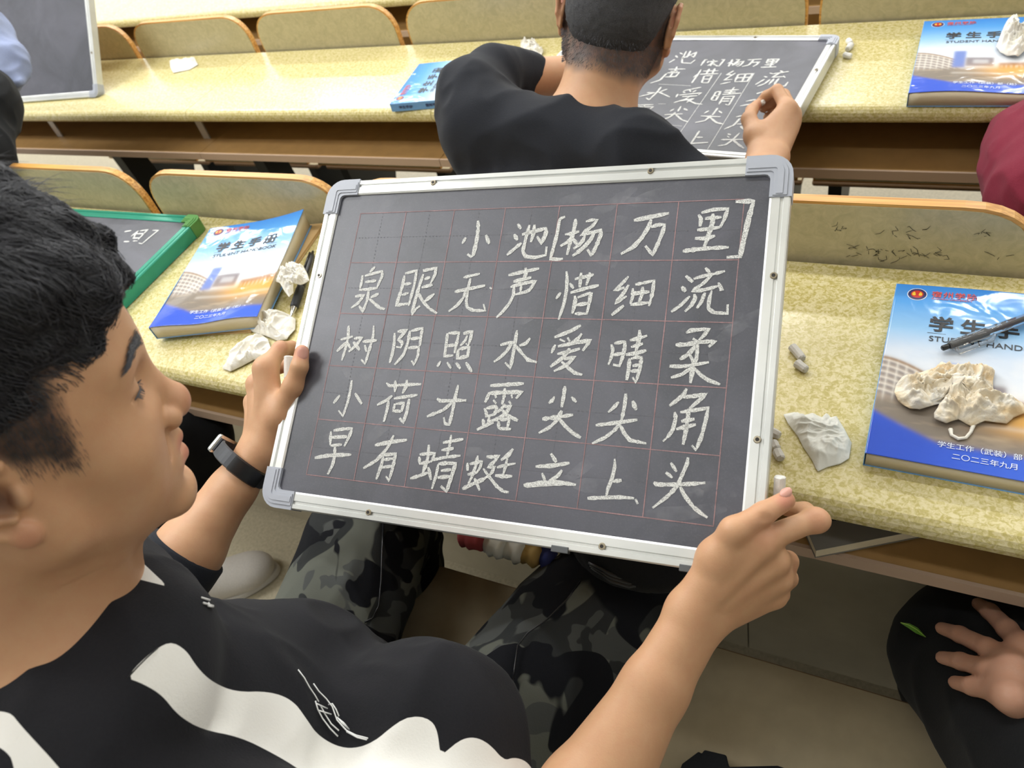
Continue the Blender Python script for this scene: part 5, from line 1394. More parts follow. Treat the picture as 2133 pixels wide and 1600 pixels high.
# strands combed over the shell, each point kept a little above it
from mathutils.kdtree import KDTree
kd = KDTree(len(V))
for i, p in enumerate(V): kd.insert(p, i)
kd.balance()
NS = vert_normals(V, Q); SH = V
top_i = np.where((V[:, 2] > .040) & (NS[:, 2] > -.35))[0]
def strand(r):
    i = top_i[r.randint(len(top_i))]; p = SH[i].copy(); P = []
    side_ = abs(p[0]) > .058
    if side_: flow = np.array([.15 * np.sign(p[0]), .55 + r.normal() * .2, -.8 + r.normal() * .2])
    elif p[1] < -.05: flow = np.array([.3 * np.sign(p[0]) + r.normal() * .3, -.3, -1.0])
    else: flow = np.array([.55 + r.normal() * .28 + .3 * math.sin(p[1] * 60 + p[0] * 40), 1.0 + r.normal() * .15, -.1 + r.normal() * .2])
    Ls = r.uniform(.016, .034) if side_ else r.uniform(.024, .050)
    lift = r.uniform(.0002, .0022); n = 6; kick = r.uniform(0, .004) if r.rand() < .15 else 0
    for j in range(n):
        co, k, _ = kd.find(p); nn = NS[k]
        q = np.array(co) + nn * (lift + kick * (j / (n - 1)) ** 2 + .0006 * math.sin(j))
        P.append(q)
        f_ = flow - nn * (flow @ nn); f_ /= (np.linalg.norm(f_) + 1e-9)
        p = np.array(co) + f_ * Ls / n
        flow = flow + r.normal(size=3) * .10
    return HF(np.array(P))
hairs('hair_strands', 14000, strand, M['strand'], hair, 5, .00030)
def fringe(r):
    u = r.uniform(-.055, .052); p = np.array([u, .082 - abs(u) * .35, .112 - abs(u) * .25]) + r.normal(size=3) * .0035
    P = [p]; d = np.array([.25 + r.normal() * .3, .45, -.9]); n = 6; Ls = r.uniform(.016, .032)
    for j in range(n):
        d = d / np.linalg.norm(d); p = p + d * Ls / n; d = d + np.array([r.normal() * .1, -.10, -.12]); P.append(p)
    return HF(np.array(P))
hairs('fringe', 1500, fringe, M['strand'], hair, 15, .00036)
def spikes(r):
    az = r.uniform(-.9, .9); el = r.uniform(.7, 1.5)
    d = np.array([math.sin(az) * math.cos(el), math.cos(az) * math.cos(el), math.sin(el)])
    p = mm(0, -7, 72) + d * mm(80, 99, 95); P = [p]; n = 5
    dd = d * .55 + np.array([r.normal() * .35, .6 + r.normal() * .3, .0 + r.normal() * .2]); Ls = r.uniform(.02, .042)
    for j in range(n):
        dd /= np.linalg.norm(dd); p = p + dd * Ls / n; dd = dd + np.array([0, .10, -.22]) + r.normal(size=3) * .06; P.append(p)
    return HF(np.array(P))
hairs('loose_strands', 260, spikes, M['strand'], hair, 25, .00028)

def stub(r):
    y = r.uniform(-.02, .05); z = r.uniform(-.004, .064)
    if z < .002 + max(0, .036 - y) * .5 + r.normal() * .003: return None
    if y > .044 + r.normal() * .003: return None
    d = (headV[:, 1] - y) ** 2 + (headV[:, 2] - z) ** 2; m_ = (d < .003 ** 2) & (headV[:, 0] > .03)
    if not m_.any(): return None
    x = headV[m_][:, 0].max()
    if x > .0765: return None
    p = np.array([x, y, z]); f = r.uniform(.0012, .003)
    return HF(np.array([p, p + np.array([.35, .15, -1.0]) * f, p + np.array([.5, .3, -2.0]) * f]))
hairs('temple_hair', 2200, stub, M['strand'], hair, 45, .00013)

# sweatshirt
def folds(V, Q, amp, scale, seed, stretch=(1, 1, 1)):
    N_ = vert_normals(V, Q)
    X = V * np.array(stretch)
    X = X + .03 * np.stack([vnoise(V, 9, seed + 1), vnoise(V, 9, seed + 2), vnoise(V, 9, seed + 3)], 1)
    r = 1 - np.abs(vnoise(X, scale, seed)); r2 = 1 - np.abs(vnoise(X, scale * 2.1, seed + 5))
    return V + N_ * (amp * (r ** 2 * 1.2 + .5 * r2 ** 2 - .7))[:, None]
nb = HF(mm(0, -42, -150)[None])[0]
shR = np.array([-.372, -.055, .920]); shL = np.array([-.700, .035, .885])
Lelb = at(330, 1235, .86)
sp = [('e', np.array([-.475, .09, .53]), (.165, .135, .13), None, .03), ('e', np.array([-.485, .10, .68]), (.150, .125, .16), None, .05),
      ('e', np.array([-.515, .045, .81]), (.165, .112, .165), None, .05),
      ('c', shR + np.array([-.04, .01, .0]), shL + np.array([.04, 0, 0]), .072, .058, .05),
      ('c', shR, shR * .45 + Relb * .55, .076, .066, .04), ('c', shR * .45 + Relb * .55, Relb + np.array([0, 0, .0]), .066, .062, .02),
      ('c', shL, shL * .5 + Lelb * .5, .058, .054, .03), ('c', shL * .5 + Lelb * .5, Lelb, .054, .050, .02), ('c', Lelb, at(362, 1190, .866), .050, .043, .01),
      ('e', HF(mm(0, -38, -172)[None])[0], (.150, .098, .058), HR, .03), ('e', HF(mm(40, 30, -168)[None])[0], (.075, .05, .04), HR, .03),
      ('e', at(900, 1530, .68), (.085, .075, .085), None, .05),
      ]
V, Q = sdf_mesh('sweatshirt', sp, .0042)
V = folds(V, Q, .0075, 11, 7, (1, .7, .8)); V = relax(V, Q, 2, .5)
# open the neck: drop the faces inside the collar around the neck
nd = (HF(mm(0, -20, -60)[None])[0] - nb); nd /= np.linalg.norm(nd)
rel = V - nb; hgt = rel @ nd; rad = np.linalg.norm(rel - hgt[:, None] * nd, axis=1)
uvp = to_px(V)
st1 = [(345, 1333), (385, 1350), (410, 1390), (440, 1420), (490, 1442), (560, 1440), (610, 1458), (640, 1500), (660, 1530), (700, 1555), (740, 1560), (780, 1545), (815, 1515), (845, 1495), (875, 1492), (900, 1502), (912, 1525), (917, 1575),
       (930, 1565), (960, 1540), (990, 1535), (1020, 1550), (1050, 1585), (1068, 1578), (1090, 1582), (1110, 1600), (1150, 1700), (1000, 1800), (760, 1700), (620, 1600), (570, 1570), (500, 1535), (420, 1520), (370, 1490), (340, 1450), (300, 1425), (258, 1410)]
st2 = [(-40, 1481), (20, 1482), (38, 1505), (60, 1530), (125, 1600), (200, 1700), (60, 1700), (28, 1600), (22, 1570), (-40, 1535)]
st3 = [(262, 1140), (300, 1175), (350, 1222), (262, 1200)]
def chaikin(p, k=2):
    p = np.array(p, float)
    for _ in range(k):
        q = np.roll(p, -1, 0); p = np.stack([p * .75 + q * .25, p * .25 + q * .75], 1).reshape(-1, 2)
    return p
sdp = np.minimum(poly_sd(uvp, chaikin(st1)), poly_sd(uvp, chaikin(st2)))
sdp = np.minimum(poly_sd(uvp, st3), sdp)
me = np_mesh('sweatshirt', V, Q); set_float(me, sdp, 'stripe')
sweat = link('sweatshirt', me, M['sweat'], boy, True)
# turned up ribbed cuff at the left forearm
ca, cb = at(345, 1213, .862), at(390, 1150, .869)
cd = (cb - ca) / np.linalg.norm(cb - ca)
tube('cuff', [ca - cd * .006, ca, ca * .5 + cb * .5, cb, cb + cd * .003, cb + cd * .001, ca], [.040, .0455, .046, .0455, .044, .036, .035], M['tee'], sweat, n=28)
def on_surface(obj_V, px, py):
    d = np.linalg.norm(to_px(obj_V) - np.array([px, py]), axis=1)
    i = np.argsort(d)[:12]; dep = -((obj_V[i] - CAM) @ RW)[:, 2]
    return at(px, py, dep.min() - .0025)
SV = V
def deco(name, strokes, w, parent, srcV):
    for s in strokes:
        pts = [on_surface(srcV, x, y) for x, y in s]
        tube(name, pts, w, M['white_print'], parent, n=5)
deco('embroidery', [[(621, 1395), (634, 1412), (645, 1432), (656, 1448), (664, 1462)], [(653, 1424), (664, 1440), (680, 1456), (692, 1472), (702, 1500), (722, 1522), (742, 1532), (766, 1538)],
                    [(657, 1460), (662, 1478), (672, 1497), (688, 1518), (704, 1534)], [(668, 1470), (676, 1486), (690, 1508), (706, 1522)], [(660, 1466), (682, 1476)], [(664, 1480), (690, 1488)],
                    [(684, 1468), (692, 1466), (700, 1478), (706, 1492)], [(702, 1494), (712, 1506), (728, 1520), (716, 1506), (704, 1496)], [(722, 1524), (744, 1536), (764, 1541)]], .0006, sweat, SV)
deco('embroidery', [[(420, 1245), (437, 1250)], [(424, 1256), (444, 1262)], [(430, 1247), (435, 1258)], [(434, 1262), (444, 1264)]], .0009, sweat, SV)

tube('stitch_line', [on_surface(SV, x, y) + np.array([0, 0, .0012]) for x, y in ((348, 1338), (330, 1352), (308, 1372), (288, 1392), (270, 1412))], .0005, M['black'], sweat, n=5)
# camouflage trousers
kneeR = at(1335, 1165, .99); kneeL = at(808, 1010, 1.17)
hipR = np.array([-.385, .10, .535]); hipL = np.array([-.565, .11, .535])
footR = np.array([kneeR[0] + .02, .33, .05]); footL = np.array([kneeL[0] + .02, .31, .05])
L = [('e', np.array([-.475, .06, .50]), (.175, .14, .105), None, .03), ('c', hipR, kneeR, .092, .078, .04), ('c', hipL, kneeL, .092, .080, .04),
     ('c', kneeR, footR + np.array([0, -.03, .12]), .072, .060, .03), ('c', kneeL, footL + np.array([0, -.03, .12]), .072, .060, .03),
     ('c', hipR + np.array([.035, .02, -.03]), kneeR + np.array([.02, -.02, -.03]), .06, .05, .03), ('c', hipL + np.array([-.035, .02, -.03]), kneeL + np.array([-.02, -.02, -.03]), .06, .05, .03)]
V, Q = sdf_mesh('trousers', L, .0045)
V = folds(V, Q, .009, 9, 17, (1.2, .5, 1)); V = relax(V, Q, 2, .5)
tr_ = link('trousers', np_mesh('trousers', V, Q), M['camo'], boy, True)
TV = V
seam = [on_surface(TV, x, y) for x, y in ((798, 1092), (796, 1150), (794, 1210), (789, 1262), (776, 1288), (760, 1296))]
tube('side_seam', seam, .0011, M['black'], tr_, n=5)
seam = [on_surface(TV, x, y) for x, y in ((1210, 1210), (1180, 1250), (1140, 1290), (1100, 1318), (1078, 1345), (1072, 1390), (1068, 1420))]
tube('side_seam', seam, .0010, M['black'], tr_, n=5)
for i in range(9):
    a = at(1128 + i * 4.5, 1520 + i * 5, .80)
M['shoe'] = simple('grey_white_sneaker', srgb(196, 190, 182), 0.7, nscale=300, namp=0.06, bump=0.3)
for s, f in ((1, footR), (-1, footL)):
    bm = None
    V, Q = sdf_mesh('shoe', [('e', f + np.array([0, .06, .0]), (.046, .12, .042), None, .02), ('e', f + np.array([0, -.04, .02]), (.038, .05, .05), None, .02), ('-c', f + np.array([-.2, 0, -.10]), f + np.array([.2, 0, -.10]), .055, .055, .005)], .005)
    V[:, 2] = np.maximum(V[:, 2], 0.002)
    link('shoe', np_mesh('shoe', V, Q), M['black'], boy, True)

# wrist band watch on the left forearm
wa, wb = at(502, 968, .884), at(541, 930, .885)
wd = at(541, 938, .885) - at(430, 1075, .872); wd /= np.linalg.norm(wd)
wc = at(505, 968, .883)
M['band'] = simple('dark_rubber_strap', srgb(52, 54, 60), 0.5)
wt = empty('wristwatch', 'dark rubber fitness watch on the young man\'s left wrist', 'watch', tuple(wc))
sx = at(560, 975, .87) - at(455, 955, .90); sx -= wd * (sx @ wd); sx /= np.linalg.norm(sx); sy = np.cross(wd, sx)
def ring(name, a0, a1, rx, ry, half, mat, parent, n=40, th=.0024):
    V = []; F = []
    for i in range(n + 1):
        a = a0 + (a1 - a0) * i / n
        for r_, h_ in ((0, -half), (th, -half * .85), (th, half * .85), (0, half)):
            V.append(wc + sx * (rx + r_) * math.cos(a) + sy * (ry + r_) * math.sin(a) + wd * h_)
    for i in range(n):
        for k in range(4):
            k2 = (k + 1) % 4
            F.append((i * 4 + k, (i + 1) * 4 + k, (i + 1) * 4 + k2, i * 4 + k2))
    return link(name, py_mesh(name, V, F), mat, parent)
ring('strap', 0, 2 * math.pi, .0340, .0290, .0095, M['band'], wt)
ring('strap_overlap', math.radians(-70) if sy @ (CAM - wc) < 0 else math.radians(10), math.radians(-5) if sy @ (CAM - wc) < 0 else math.radians(75), .0364, .0314, .0098, M['black'], wt)
ring('strap_loop', math.radians(84), math.radians(92), .0372, .0322, .0105, M['band'], wt, n=4, th=.003)
mW = Matrix.Identity(4)
for i in range(3):
    mW[i][0] = wd[i]; mW[i][1] = sy[i]; mW[i][2] = -sx[i]; mW[i][3] = (wc - sx * .0395)[i]
box('watch_case', (-.012, -.017, -.004), (.012, .017, .004), M['chrome'], wt, .003, m=mW)
box('watch_face', (-.010, -.015, .0038), (.010, .015, .0046), M['black'], wt, .0003, m=mW)

# chalk held in the two hands
chalk('white chalk stick pinched upright between the right thumb and finger', at(1625, 992, .652), at(1622, 1062, .658), .0050, sides=16, group=None)
del_ = chalk('short white chalk tucked behind the left thumb at the board rim', at(601, 742, .876), at(600, 790, .874), .0052, sides=14, group=None)

# striped elastic strap and black cable bundle below the board
seg = [((963, 1108), (1008, 1122), srgb(150, 60, 62)), ((1008, 1120), (1052, 1140), srgb(216, 218, 208)), ((1050, 1128), (1090, 1150), srgb(218, 220, 210)), ((1086, 1138), (1126, 1158), srgb(186, 158, 96)), ((1122, 1142), (1156, 1166), srgb(54, 66, 132)), ((1150, 1150), (1192, 1172), srgb(208, 216, 206))]
stp = empty('striped_strap', 'gathered strap banded red, white, gold, blue and white, between the knees under the board', 'strap', tuple(at(1080, 1130, 1.02)))
for i, (a, b, c_) in enumerate(seg):
    p, q = at(a[0], a[1] + 4, .96), at(b[0], b[1] + 4, .945)
    m_ = simple('band_%s' % ['red', 'white', 'white', 'gold', 'blue', 'pale'][i], c_, 0.85, bump=0.2)
    n_ = 7; P = [p + (q - p) * j / (n_ - 1) for j in range(n_)]
    R_ = [.015 + .0022 * math.sin(j * 2.4 + i) for j in range(n_)]; R_[0] -= .003; R_[-1] -= .003
    tube('strap_band', P, R_, m_, stp, n=14)
cab = empty('black_bag', 'small black bag with a looped cord lying on the right thigh under the board rim', 'bag', tuple(at(1290, 1170, .90)))
V, Q = sdf_mesh('bag', [('e', at(1330, 1150, .89), (.075, .045, .035), None, .01), ('e', at(1260, 1150, .93), (.045, .03, .03), None, .02)], .005)
V = folds(V, Q, .004, 18, 44)
link('bag_body', np_mesh('bag_body', V, Q), M['blackcloth'], cab, True)
for k in range(3):
    tube('cord', [at(1226 + 3 * k, 1172 + 5 * k, .87), at(1270, 1196 + 7 * k, .862), at(1310, 1208 + 7 * k, .858), at(1350, 1200 + 7 * k, .858), at(1376 + 3 * k, 1178 + 4 * k, .86)], .0027, M['black'], cab, n=8)

# neighbour's shoe on the floor at the left
def placed(V, R_, T): return V @ np.array(R_).T + np.array(T)
toe = on_z(560, 1165, .05); heel = on_z(395, 1225, .05); fd = toe - heel; fd[2] = 0; fd /= np.linalg.norm(fd); rd = np.array([fd[1], -fd[0], 0])
Rm = np.stack([rd, fd, [0, 0, 1]], 1); T0 = toe - fd * .27; T0[2] = 0
L = [('e', mm(0, 205, 36), mm(48, 70, 38), None, .02), ('e', mm(0, 120, 42), mm(44, 80, 46), None, .03), ('e', mm(0, 50, 55), mm(38, 52, 55), None, .03)]
V, Q = sdf_mesh('shoe', L, .004); V[:, 2] = np.maximum(V[:, 2], .016)
shoe = empty('shoe', 'pale grey knitted sneaker on the floor behind the young man\'s left forearm', 'shoe', tuple(T0))
link('upper', np_mesh('upper', placed(V, Rm, T0), Q), M['shoe'], shoe, True)
so = [(48 * math.cos(a) * (1.02 if math.sin(a) > 0 else .86), 135 + (142 if math.sin(a) > 0 else 138) * math.sin(a)) for a in np.linspace(0, 2 * math.pi, 41)[:-1]]
extrude_poly('sole', [placed(mm(x, y, 0), Rm, T0) for x, y in so], np.array([0, 0, .02]), simple('sneaker_sole', srgb(206, 202, 196), .6), shoe, .004)
# dark trousered leg of the neighbour, beyond the forearm
V, Q = sdf_mesh('leg', [('c', at(300, 960, 1.22), at(405, 912, 1.30), .07, .058, .03), ('c', at(405, 912, 1.30), at(360, 1120, 1.27), .060, .048, .02)], .006)
V = folds(V, Q, .008, 9, 61)
nb_ = empty('person', 'neighbour in black trousers at the left, only a dark leg showing under the desk', 'person', (-1.2, .35, .1))
link('trousers', np_mesh('trousers', V, Q), M['blackcloth'], nb_, True)

# ================================================================ student in the black tee
tee = empty('person', 'student in a black tee with cropped hair, back turned, writing on a chalkboard', 'person', (-.55, 1.0, .35))
HR2 = np.array([[0.9618, -0.1735, 0.2116], [0.0606, 0.8891, 0.4536], [-0.2668, -0.4235, 0.8657]])
HT2 = np.array([-0.41489, 1.06268, 0.96535])
H2 = rod_frame(HR2, HT2)
V, Q = sdf_mesh('head2', head_prims(), .0024); V = relax(V, Q, 1, .5)
C = skin_cols(V, [(mm(84, -16, 16), (.012, .014, .03), PINK, .5), (mm(-84, -16, 16), (.012, .014, .03), PINK, .5), (mm(79, 3, -24), .012, PINK, .5)])
s = V[:, 2] + .062 + .012 * np.clip(np.abs(V[:, 0]) / .06, 0, 1) - np.clip(V[:, 1] + .02, 0, 1) * .9 + fbm(V, 50, 3, 2) * .004
w = np.clip(s / .020 + .30, 0, 1) * (V[:, 1] < .05) * ~((np.abs(V[:, 0]) > .0745) & (V[:, 2] < .05) & (np.abs(V[:, 1] + .006) < .036)) * (V[:, 2] > -.08)
C = C * (1 - w[:, None] * .95) + np.array(srgb(62, 60, 62)) * w[:, None] * .95
h2 = (H2(V), Q, C)
lS, lE = at(1060, 168, 1.27), at(1245, 150, 1.36)
L = [('c', at(1010, 200, 1.22), lS, .040, .034, .01), ('c', lS, lE, .0345, .030, .01), ('c', lE, at(1300, 200, 1.33), .030, .022, .01)]
V, Q = sdf_mesh('arm', L, .003); la2 = (V, Q, skin_cols(V))
rW = at(1600, 330, 1.145)
L = hand_prims(rW, [at(1640, 226, 1.185), at(1651, 238, 1.195), at(1650, 256, 1.20), at(1644, 274, 1.20)],
    [[at(1619, 188, 1.205), at(1596, 200, 1.225), at(1580, 215, 1.235)],
     [at(1632, 198, 1.225), at(1606, 214, 1.24), at(1590, 226, 1.245)],
     [at(1636, 222, 1.24), at(1612, 236, 1.25), at(1598, 244, 1.25)],
     [at(1632, 250, 1.235), at(1612, 262, 1.245), at(1600, 266, 1.245)]],
    [at(1572, 284, 1.165), at(1560, 248, 1.185), at(1566, 230, 1.205), at(1577, 218, 1.225)],
    elbow=at(1540, 470, 1.06), er=.036, wrist_r=(.024, .02), wside=at(1565, 330, 1.15) - at(1635, 326, 1.15))
V, Q = sdf_mesh('arm', L, .0024); V = relax(V, Q, 1, .5)
ra2 = (V, Q, skin_cols(V, [(at(1590, 222, 1.21), .014, RED, .45)]))
V, Q, C = join_np([h2, la2, ra2])
me = np_mesh('body', V, Q); set_col(me, C); body2 = link('body', me, M['skin'], tee, True)
hp = [('e', mm(0, -5, 52), mm(76.6, 96, 81), None, .01), ('e', mm(0, 50, 84), mm(52, 44, 32), None, .03), ('e', mm(0, -24, 8), mm(70, 73, 56), None, .02),
      ('-e', mm(0, 122, 10), mm(90, 62, 72), None, .014), ('-c', mm(-95, 45, -25), mm(95, 45, -25), .064, .064, .012), ('-c', mm(-100, -2, -14), mm(-76, -2, -14), .036, .036, .012), ('-c', mm(100, -2, -14), mm(76, -2, -14), .036, .036, .012)]
V, Q = sdf_mesh('hair', hp, .0032); N_ = vert_normals(V, Q); V = V + N_ * (.0012 * vnoise(V, 300, 3))[:, None]
hair2 = link('hair', np_mesh('hair', H2(V), Q), M['buzz'], tee, True)
def bz(r):
    az = r.uniform(math.pi * .45, math.pi * 1.55); z = r.uniform(-62, -20)
    d = np.array([math.sin(az), math.cos(az)]); rr = mm(71, 78, 0)[:2] * (1 + (z + 20) / 300.)
    p = np.array([d[0] * rr[0], d[1] * rr[1] - .018, z / 1000.])
    o = np.array([d[0], d[1], -1.2]) + r.normal(size=3) * .25; o /= np.linalg.norm(o)
    return H2(np.array([p, p + o * .002, p + o * .004]))
hairs('nape_hair', 1500, bz, M['strand'], hair2, 33, .00022)
# glasses arm on the right temple
tube('glasses_arm', H2(np.array([mm(72, 60, 20), mm(78, 20, 22), mm(80, -8, 20), mm(79, -20, 6)])), .0016, M['black'], body2, n=6)

n2 = H2(mm(0, -42, -150)[None])[0]
s2L, s2R = at(1010, 262, 1.19), at(1322, 330, 1.075)
L = [('e', np.array([-.47, .80, .45]), (.16, .13, .13), None, .03), ('e', np.array([-.485, .845, .60]), (.155, .12, .16), None, .05), ('e', np.array([-.495, .90, .73]), (.175, .11, .13), None, .05),
     ('c', s2L, s2R, .066, .060, .04), ('c', s2L, at(982, 205, 1.20), .066, .056, .03), ('c', at(985, 195, 1.205), at(1030, 160, 1.26), .052, .044, .03), ('c', at(1030, 163, 1.25), at(1098, 157, 1.295), .046, .040, .012),
     ('c', s2R, at(1430, 400, 1.06), .058, .048, .03),
     ('c', n2 + np.array([0.0, -.01, -.052]), n2 + np.array([0.0, -.01, -.03]), .085, .072, .03)]
V, Q = sdf_mesh('tee', L, .0045); V = folds(V, Q, .009, 10, 71, (1, .8, .7)); V = relax(V, Q, 2, .5)
tshirt = link('tee', np_mesh('tee', V, Q), M['tee'], tee, True)
L = [('e', np.array([-.47, .80, .38]), (.17, .14, .1), None, .03), ('c', np.array([-.39, .84, .40]), np.array([-.36, 1.16, .42]), .085, .07, .03), ('c', np.array([-.55, .84, .40]), np.array([-.58, 1.16, .42]), .085, .07, .03),
     ('c', np.array([-.36, 1.16, .42]), np.array([-.36, 1.22, .03]), .068, .05, .03), ('c', np.array([-.58, 1.16, .42]), np.array([-.58, 1.22, .03]), .068, .05, .03)]
V, Q = sdf_mesh('trousers', L, .007); V = folds(V, Q, .008, 9, 81)
link('trousers', np_mesh('trousers', V, Q), M['blackcloth'], tee, True)
chalk('stub of chalk in the writing hand of the student in the black tee', at(1573, 222, 1.232), at(1592, 212, 1.218), .0045, group=None)

# ================================================================ right edge, lower right, top left neighbours
mp_ = empty('person', 'person in a maroon fleece at the right edge, sleeve and fingertip showing', 'person', (.2, 1.1, .4))
V, Q = sdf_mesh('sleeve', [('c', at(2165, 300, 1.16), at(2190, 400, 1.06), .070, .066, .02), ('e', at(2150, 335, 1.12), (.055, .06, .062), None, .04), ('c', at(2165, 280, 1.2), at(2260, 160, 1.4), .06, .045, .03), ('c', at(2190, 400, 1.06), np.array([.42, .88, .88]), .066, .08, .04), ('c', np.array([.45, .86, .84]), np.array([.46, .80, .50]), .13, .14, .05), ('c', np.array([.42, .88, .90]), np.array([.62, .88, .88]), .07, .07, .04)], .004)
V = folds(V, Q, .007, 14, 91); V = relax(V, Q, 2, .5)
link('fleece', np_mesh('fleece', V, Q), M['maroon'], mp_, True)
V, Q = sdf_mesh('hand', [('c', at(2132, 101, 1.46), at(2165, 95, 1.47), .0075, .009, .004), ('c', at(2165, 95, 1.47), at(2200, 110, 1.46), .010, .012, .006), ('c', at(2128, 176, 1.45), at(2170, 150, 1.46), .0075, .010, .004), ('c', at(2190, 100, 1.46), at(2185, 160, 1.46), .02, .02, .01), ('c', at(2190, 120, 1.46), at(2260, 160, 1.42), .025, .025, .01)], .0026)
me = np_mesh('body', V, Q); set_col(me, skin_cols(V)); link('body', me, M['skin'], mp_, True)

kp_ = empty('person', 'person in black trousers at the lower right with a hand spread on the knee', 'person', (.35, .2, .42))
K0 = at(2010, 1345, .885); H0 = at(2270, 1640, .70)
V, Q = sdf_mesh('trousers', [('c', K0, H0, .068, .095, .03), ('e', at(2065, 1330, .885), (.062, .06, .062), None, .04), ('c', K0, np.array([.145, .60, .10]), .058, .05, .02), ('c', at(2000, 1400, .88), at(2180, 1640, .76), .058, .07, .03), ('c', at(1952, 1385, .90), at(1952, 1415, .90), .030, .032, .05)], .0045)
V = folds(V, Q, .005, 9, 101); V = relax(V, Q, 2, .5)
link('trousers', np_mesh('trousers', V, Q), M['blackcloth'], kp_, True)
KV = V
def above(px, py, off):
    p = on_surface(KV, px, py); d = CAM - p; return p + d / np.linalg.norm(d) * off
FJ = [[(2133, 1352), (2098, 1310), (2062, 1274), (2038, 1258)], [(2108, 1390), (2058, 1350), (2000, 1322), (1962, 1309)],
      [(2104, 1420), (2058, 1394), (2002, 1378), (1963, 1370)], [(2104, 1452), (2070, 1440), (2025, 1430), (1990, 1422)]]
L = []
fj = []
for f in FJ:
    pts = [above(x, y, o) for (x, y), o in zip(f, (.014, .013, .006, .002))]
    fj.append(pts)
    rr = (.0105, .0098, .0086, .0068)
    for j in range(3): L.append(('c', pts[j], pts[j + 1], rr[j], rr[j + 1], .004))
kw = at(2250, 1560, .735)
for f, o in zip(fj, (-.018, -.006, .006, .018)):
    L.append(('c', f[0], kw + (fj[0][0] - fj[3][0]) * (-o * 8), .0135, .017, .014))
L.append(('c', at(2160, 1440, .78), kw, .020, .024, .012))
L.append(('c', kw, at(2420, 1720, .66), .024, .034, .01))
L.append(('c', at(2200, 1400, .76), at(2190, 1330, .80), .013, .011, .01)); L.append(('c', at(2190, 1330, .80), at(2175, 1290, .815), .011, .008, .004))
V, Q = sdf_mesh('hand', L, .0022); V = relax(V, Q, 1, .5)
C = np.tile(np.array(srgb(196, 150, 126)), (len(V), 1)); me = np_mesh('body', V, Q); set_col(me, C)
kb = link('body', me, M['skin'], kp_, True)
for f in fj:
    t_ = f[3]; al = f[3] - f[2]; u = CAM - t_
    nail('fingernail', t_ + al / np.linalg.norm(al) * .0005 + u / np.linalg.norm(u) * .0062, al, u, kb, .0048, .0056)
V, Q = sdf_mesh('leg2', [('c', np.array([.42, .10, .52]), np.array([.40, .46, .52]), .09, .07, .03), ('c', np.array([.40, .46, .52]), np.array([.40, .58, .08]), .06, .05, .02), ('e', np.array([.38, .02, .52]), (.17, .14, .1), None, .04), ('c', np.array([.25, .12, .53]), H0, .09, .09, .04)], .008)
link('trousers', np_mesh('trousers', V, Q), M['blackcloth'], kp_, True)
V, Q = sdf_mesh('hoodie', [('c', np.array([.41, .00, .55]), np.array([.45, -.04, .84]), .13, .14, .05), ('c', np.array([.30, -.04, .93]), np.array([.62, -.04, .93]), .065, .065, .05), ('c', at(2420, 1720, .66), at(2380, 1670, .68), .05, .042, .02), ('c', np.array([.30, -.04, .92]), at(2420, 1720, .66), .062, .052, .03)], .006)
V = folds(V, Q, .007, 10, 131)
link('hoodie', np_mesh('hoodie', V, Q), M['blackcloth'], kp_, True)
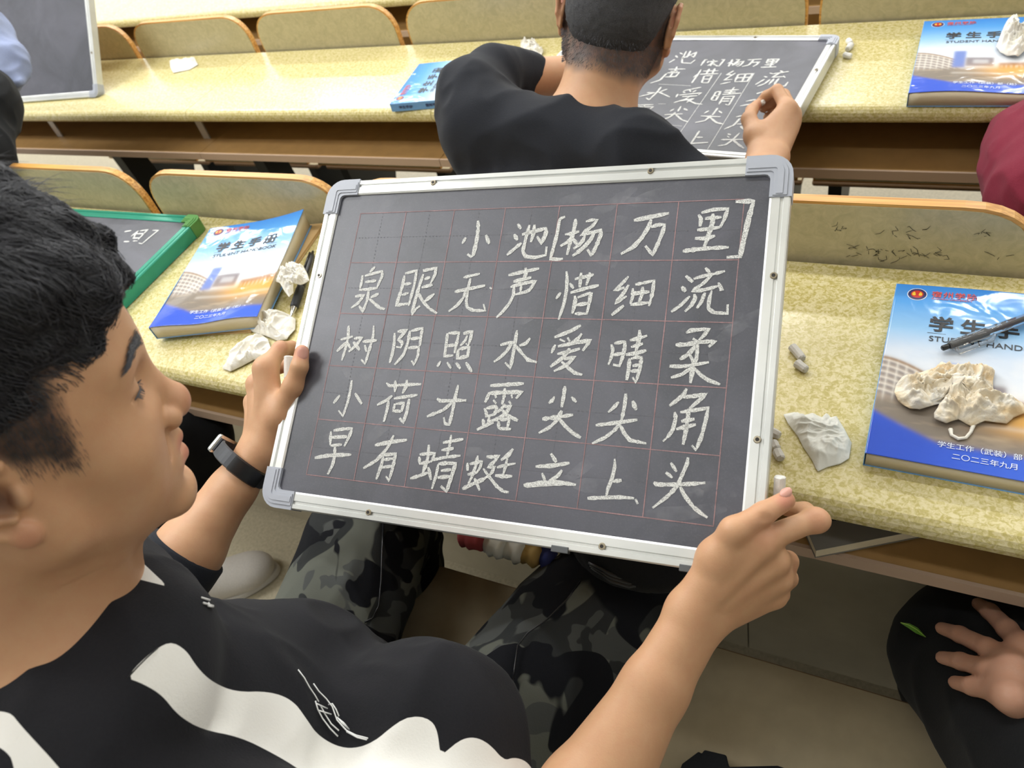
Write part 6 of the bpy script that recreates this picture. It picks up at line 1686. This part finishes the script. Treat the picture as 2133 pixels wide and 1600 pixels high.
# leaf on the trouser knee
M['leaf'] = simple('green_leaf', srgb(86, 132, 40), 0.4); M['leafrib'] = simple('leaf_rib', srgb(170, 206, 90), 0.4)
lp = [at(1876, 1297, .845), at(1893, 1302, .843), at(1910, 1312, .842), at(1928, 1327, .842)]
wv_ = [0.0006, .0032, .0040, .0004]; up_ = at(1900, 1290, .84) - at(1893, 1310, .84); up_ /= np.linalg.norm(up_)
V = []
for p, w_ in zip(lp, wv_): V += [p - up_ * w_, p + up_ * w_ * .6]
lf_ = link('leaf', py_mesh('leaf', V, [(0, 1, 3, 2), (2, 3, 5, 4), (4, 5, 7, 6)]), M['leaf'])
sm_ = lf_.modifiers.new('thickness', 'SOLIDIFY'); sm_.thickness = .0005
tag(lf_, 'narrow green leaf stuck to the black trouser knee at the lower right', 'leaf')
tube('midrib', [p + (CAM - p) * .002 for p in lp], .0005, M['leafrib'], lf_, n=5)
# black bag on the empty seat
bz_ = .4205
bp = [(1400, 1640), (1421, 1590), (1456, 1564), (1461, 1570), (1467, 1561), (1513, 1572), (1519, 1597), (1560, 1600), (1560, 1700), (1400, 1700)]
P = [on_z(x, y, bz_ + .03) for x, y in bp]
bgb = empty('black_bag', 'black bag lying on the empty seat at the bottom edge of the picture', 'bag', tuple(sum(P) / len(P)))
extrude_poly('bag_body', [p - np.array([0, 0, .029]) for p in P], np.array([0, 0, .029]), M['blackcloth'], bgb, .002)
P = [on_z(x, y, bz_ + .018) for x, y in ((1505, 1597), (1620, 1594), (1660, 1608), (1660, 1700), (1505, 1700))]
extrude_poly('bag_strap', [p - np.array([0, 0, .017]) for p in P], np.array([0, 0, .017]), M['blackcloth'], bgb, .002)

tl_ = empty('person', 'person in pale blue at the top left edge, before the propped chalkboard', 'person', (-2.3, 1.0, .3))
V, Q = sdf_mesh('jacket', [('c', at(-40, 70, 1.8), at(20, 125, 1.78), .055, .035, .03), ('c', at(20, 125, 1.78), at(50, 146, 1.77), .035, .008, .02), ('c', at(10, 120, 1.78), at(40, 168, 1.75), .035, .010, .03), ('c', at(-30, 90, 1.8), at(-20, 170, 1.75), .06, .05, .03), ('c', at(-40, 70, 1.8), np.array([-2.62, .98, .92]), .055, .08, .03), ('c', np.array([-2.68, .95, .90]), np.array([-2.68, .92, .55]), .13, .13, .05)], .005)
V = folds(V, Q, .008, 18, 111); V = relax(V, Q, 1, .5)
link('jacket', np_mesh('jacket', V, Q), M['denim'], tl_, True)
V, Q = sdf_mesh('trousers', [('c', at(-40, 180, 1.75), at(-20, 225, 1.68), .065, .06, .03), ('c', at(-30, 210, 1.68), at(-60, 330, 1.62), .06, .075, .03), ('c', at(-60, 330, 1.62), np.array([-2.66, .92, .45]), .075, .12, .04)], .006)
V = folds(V, Q, .006, 12, 121)
link('trousers', np_mesh('trousers', V, Q), M['blackcloth'], tl_, True)
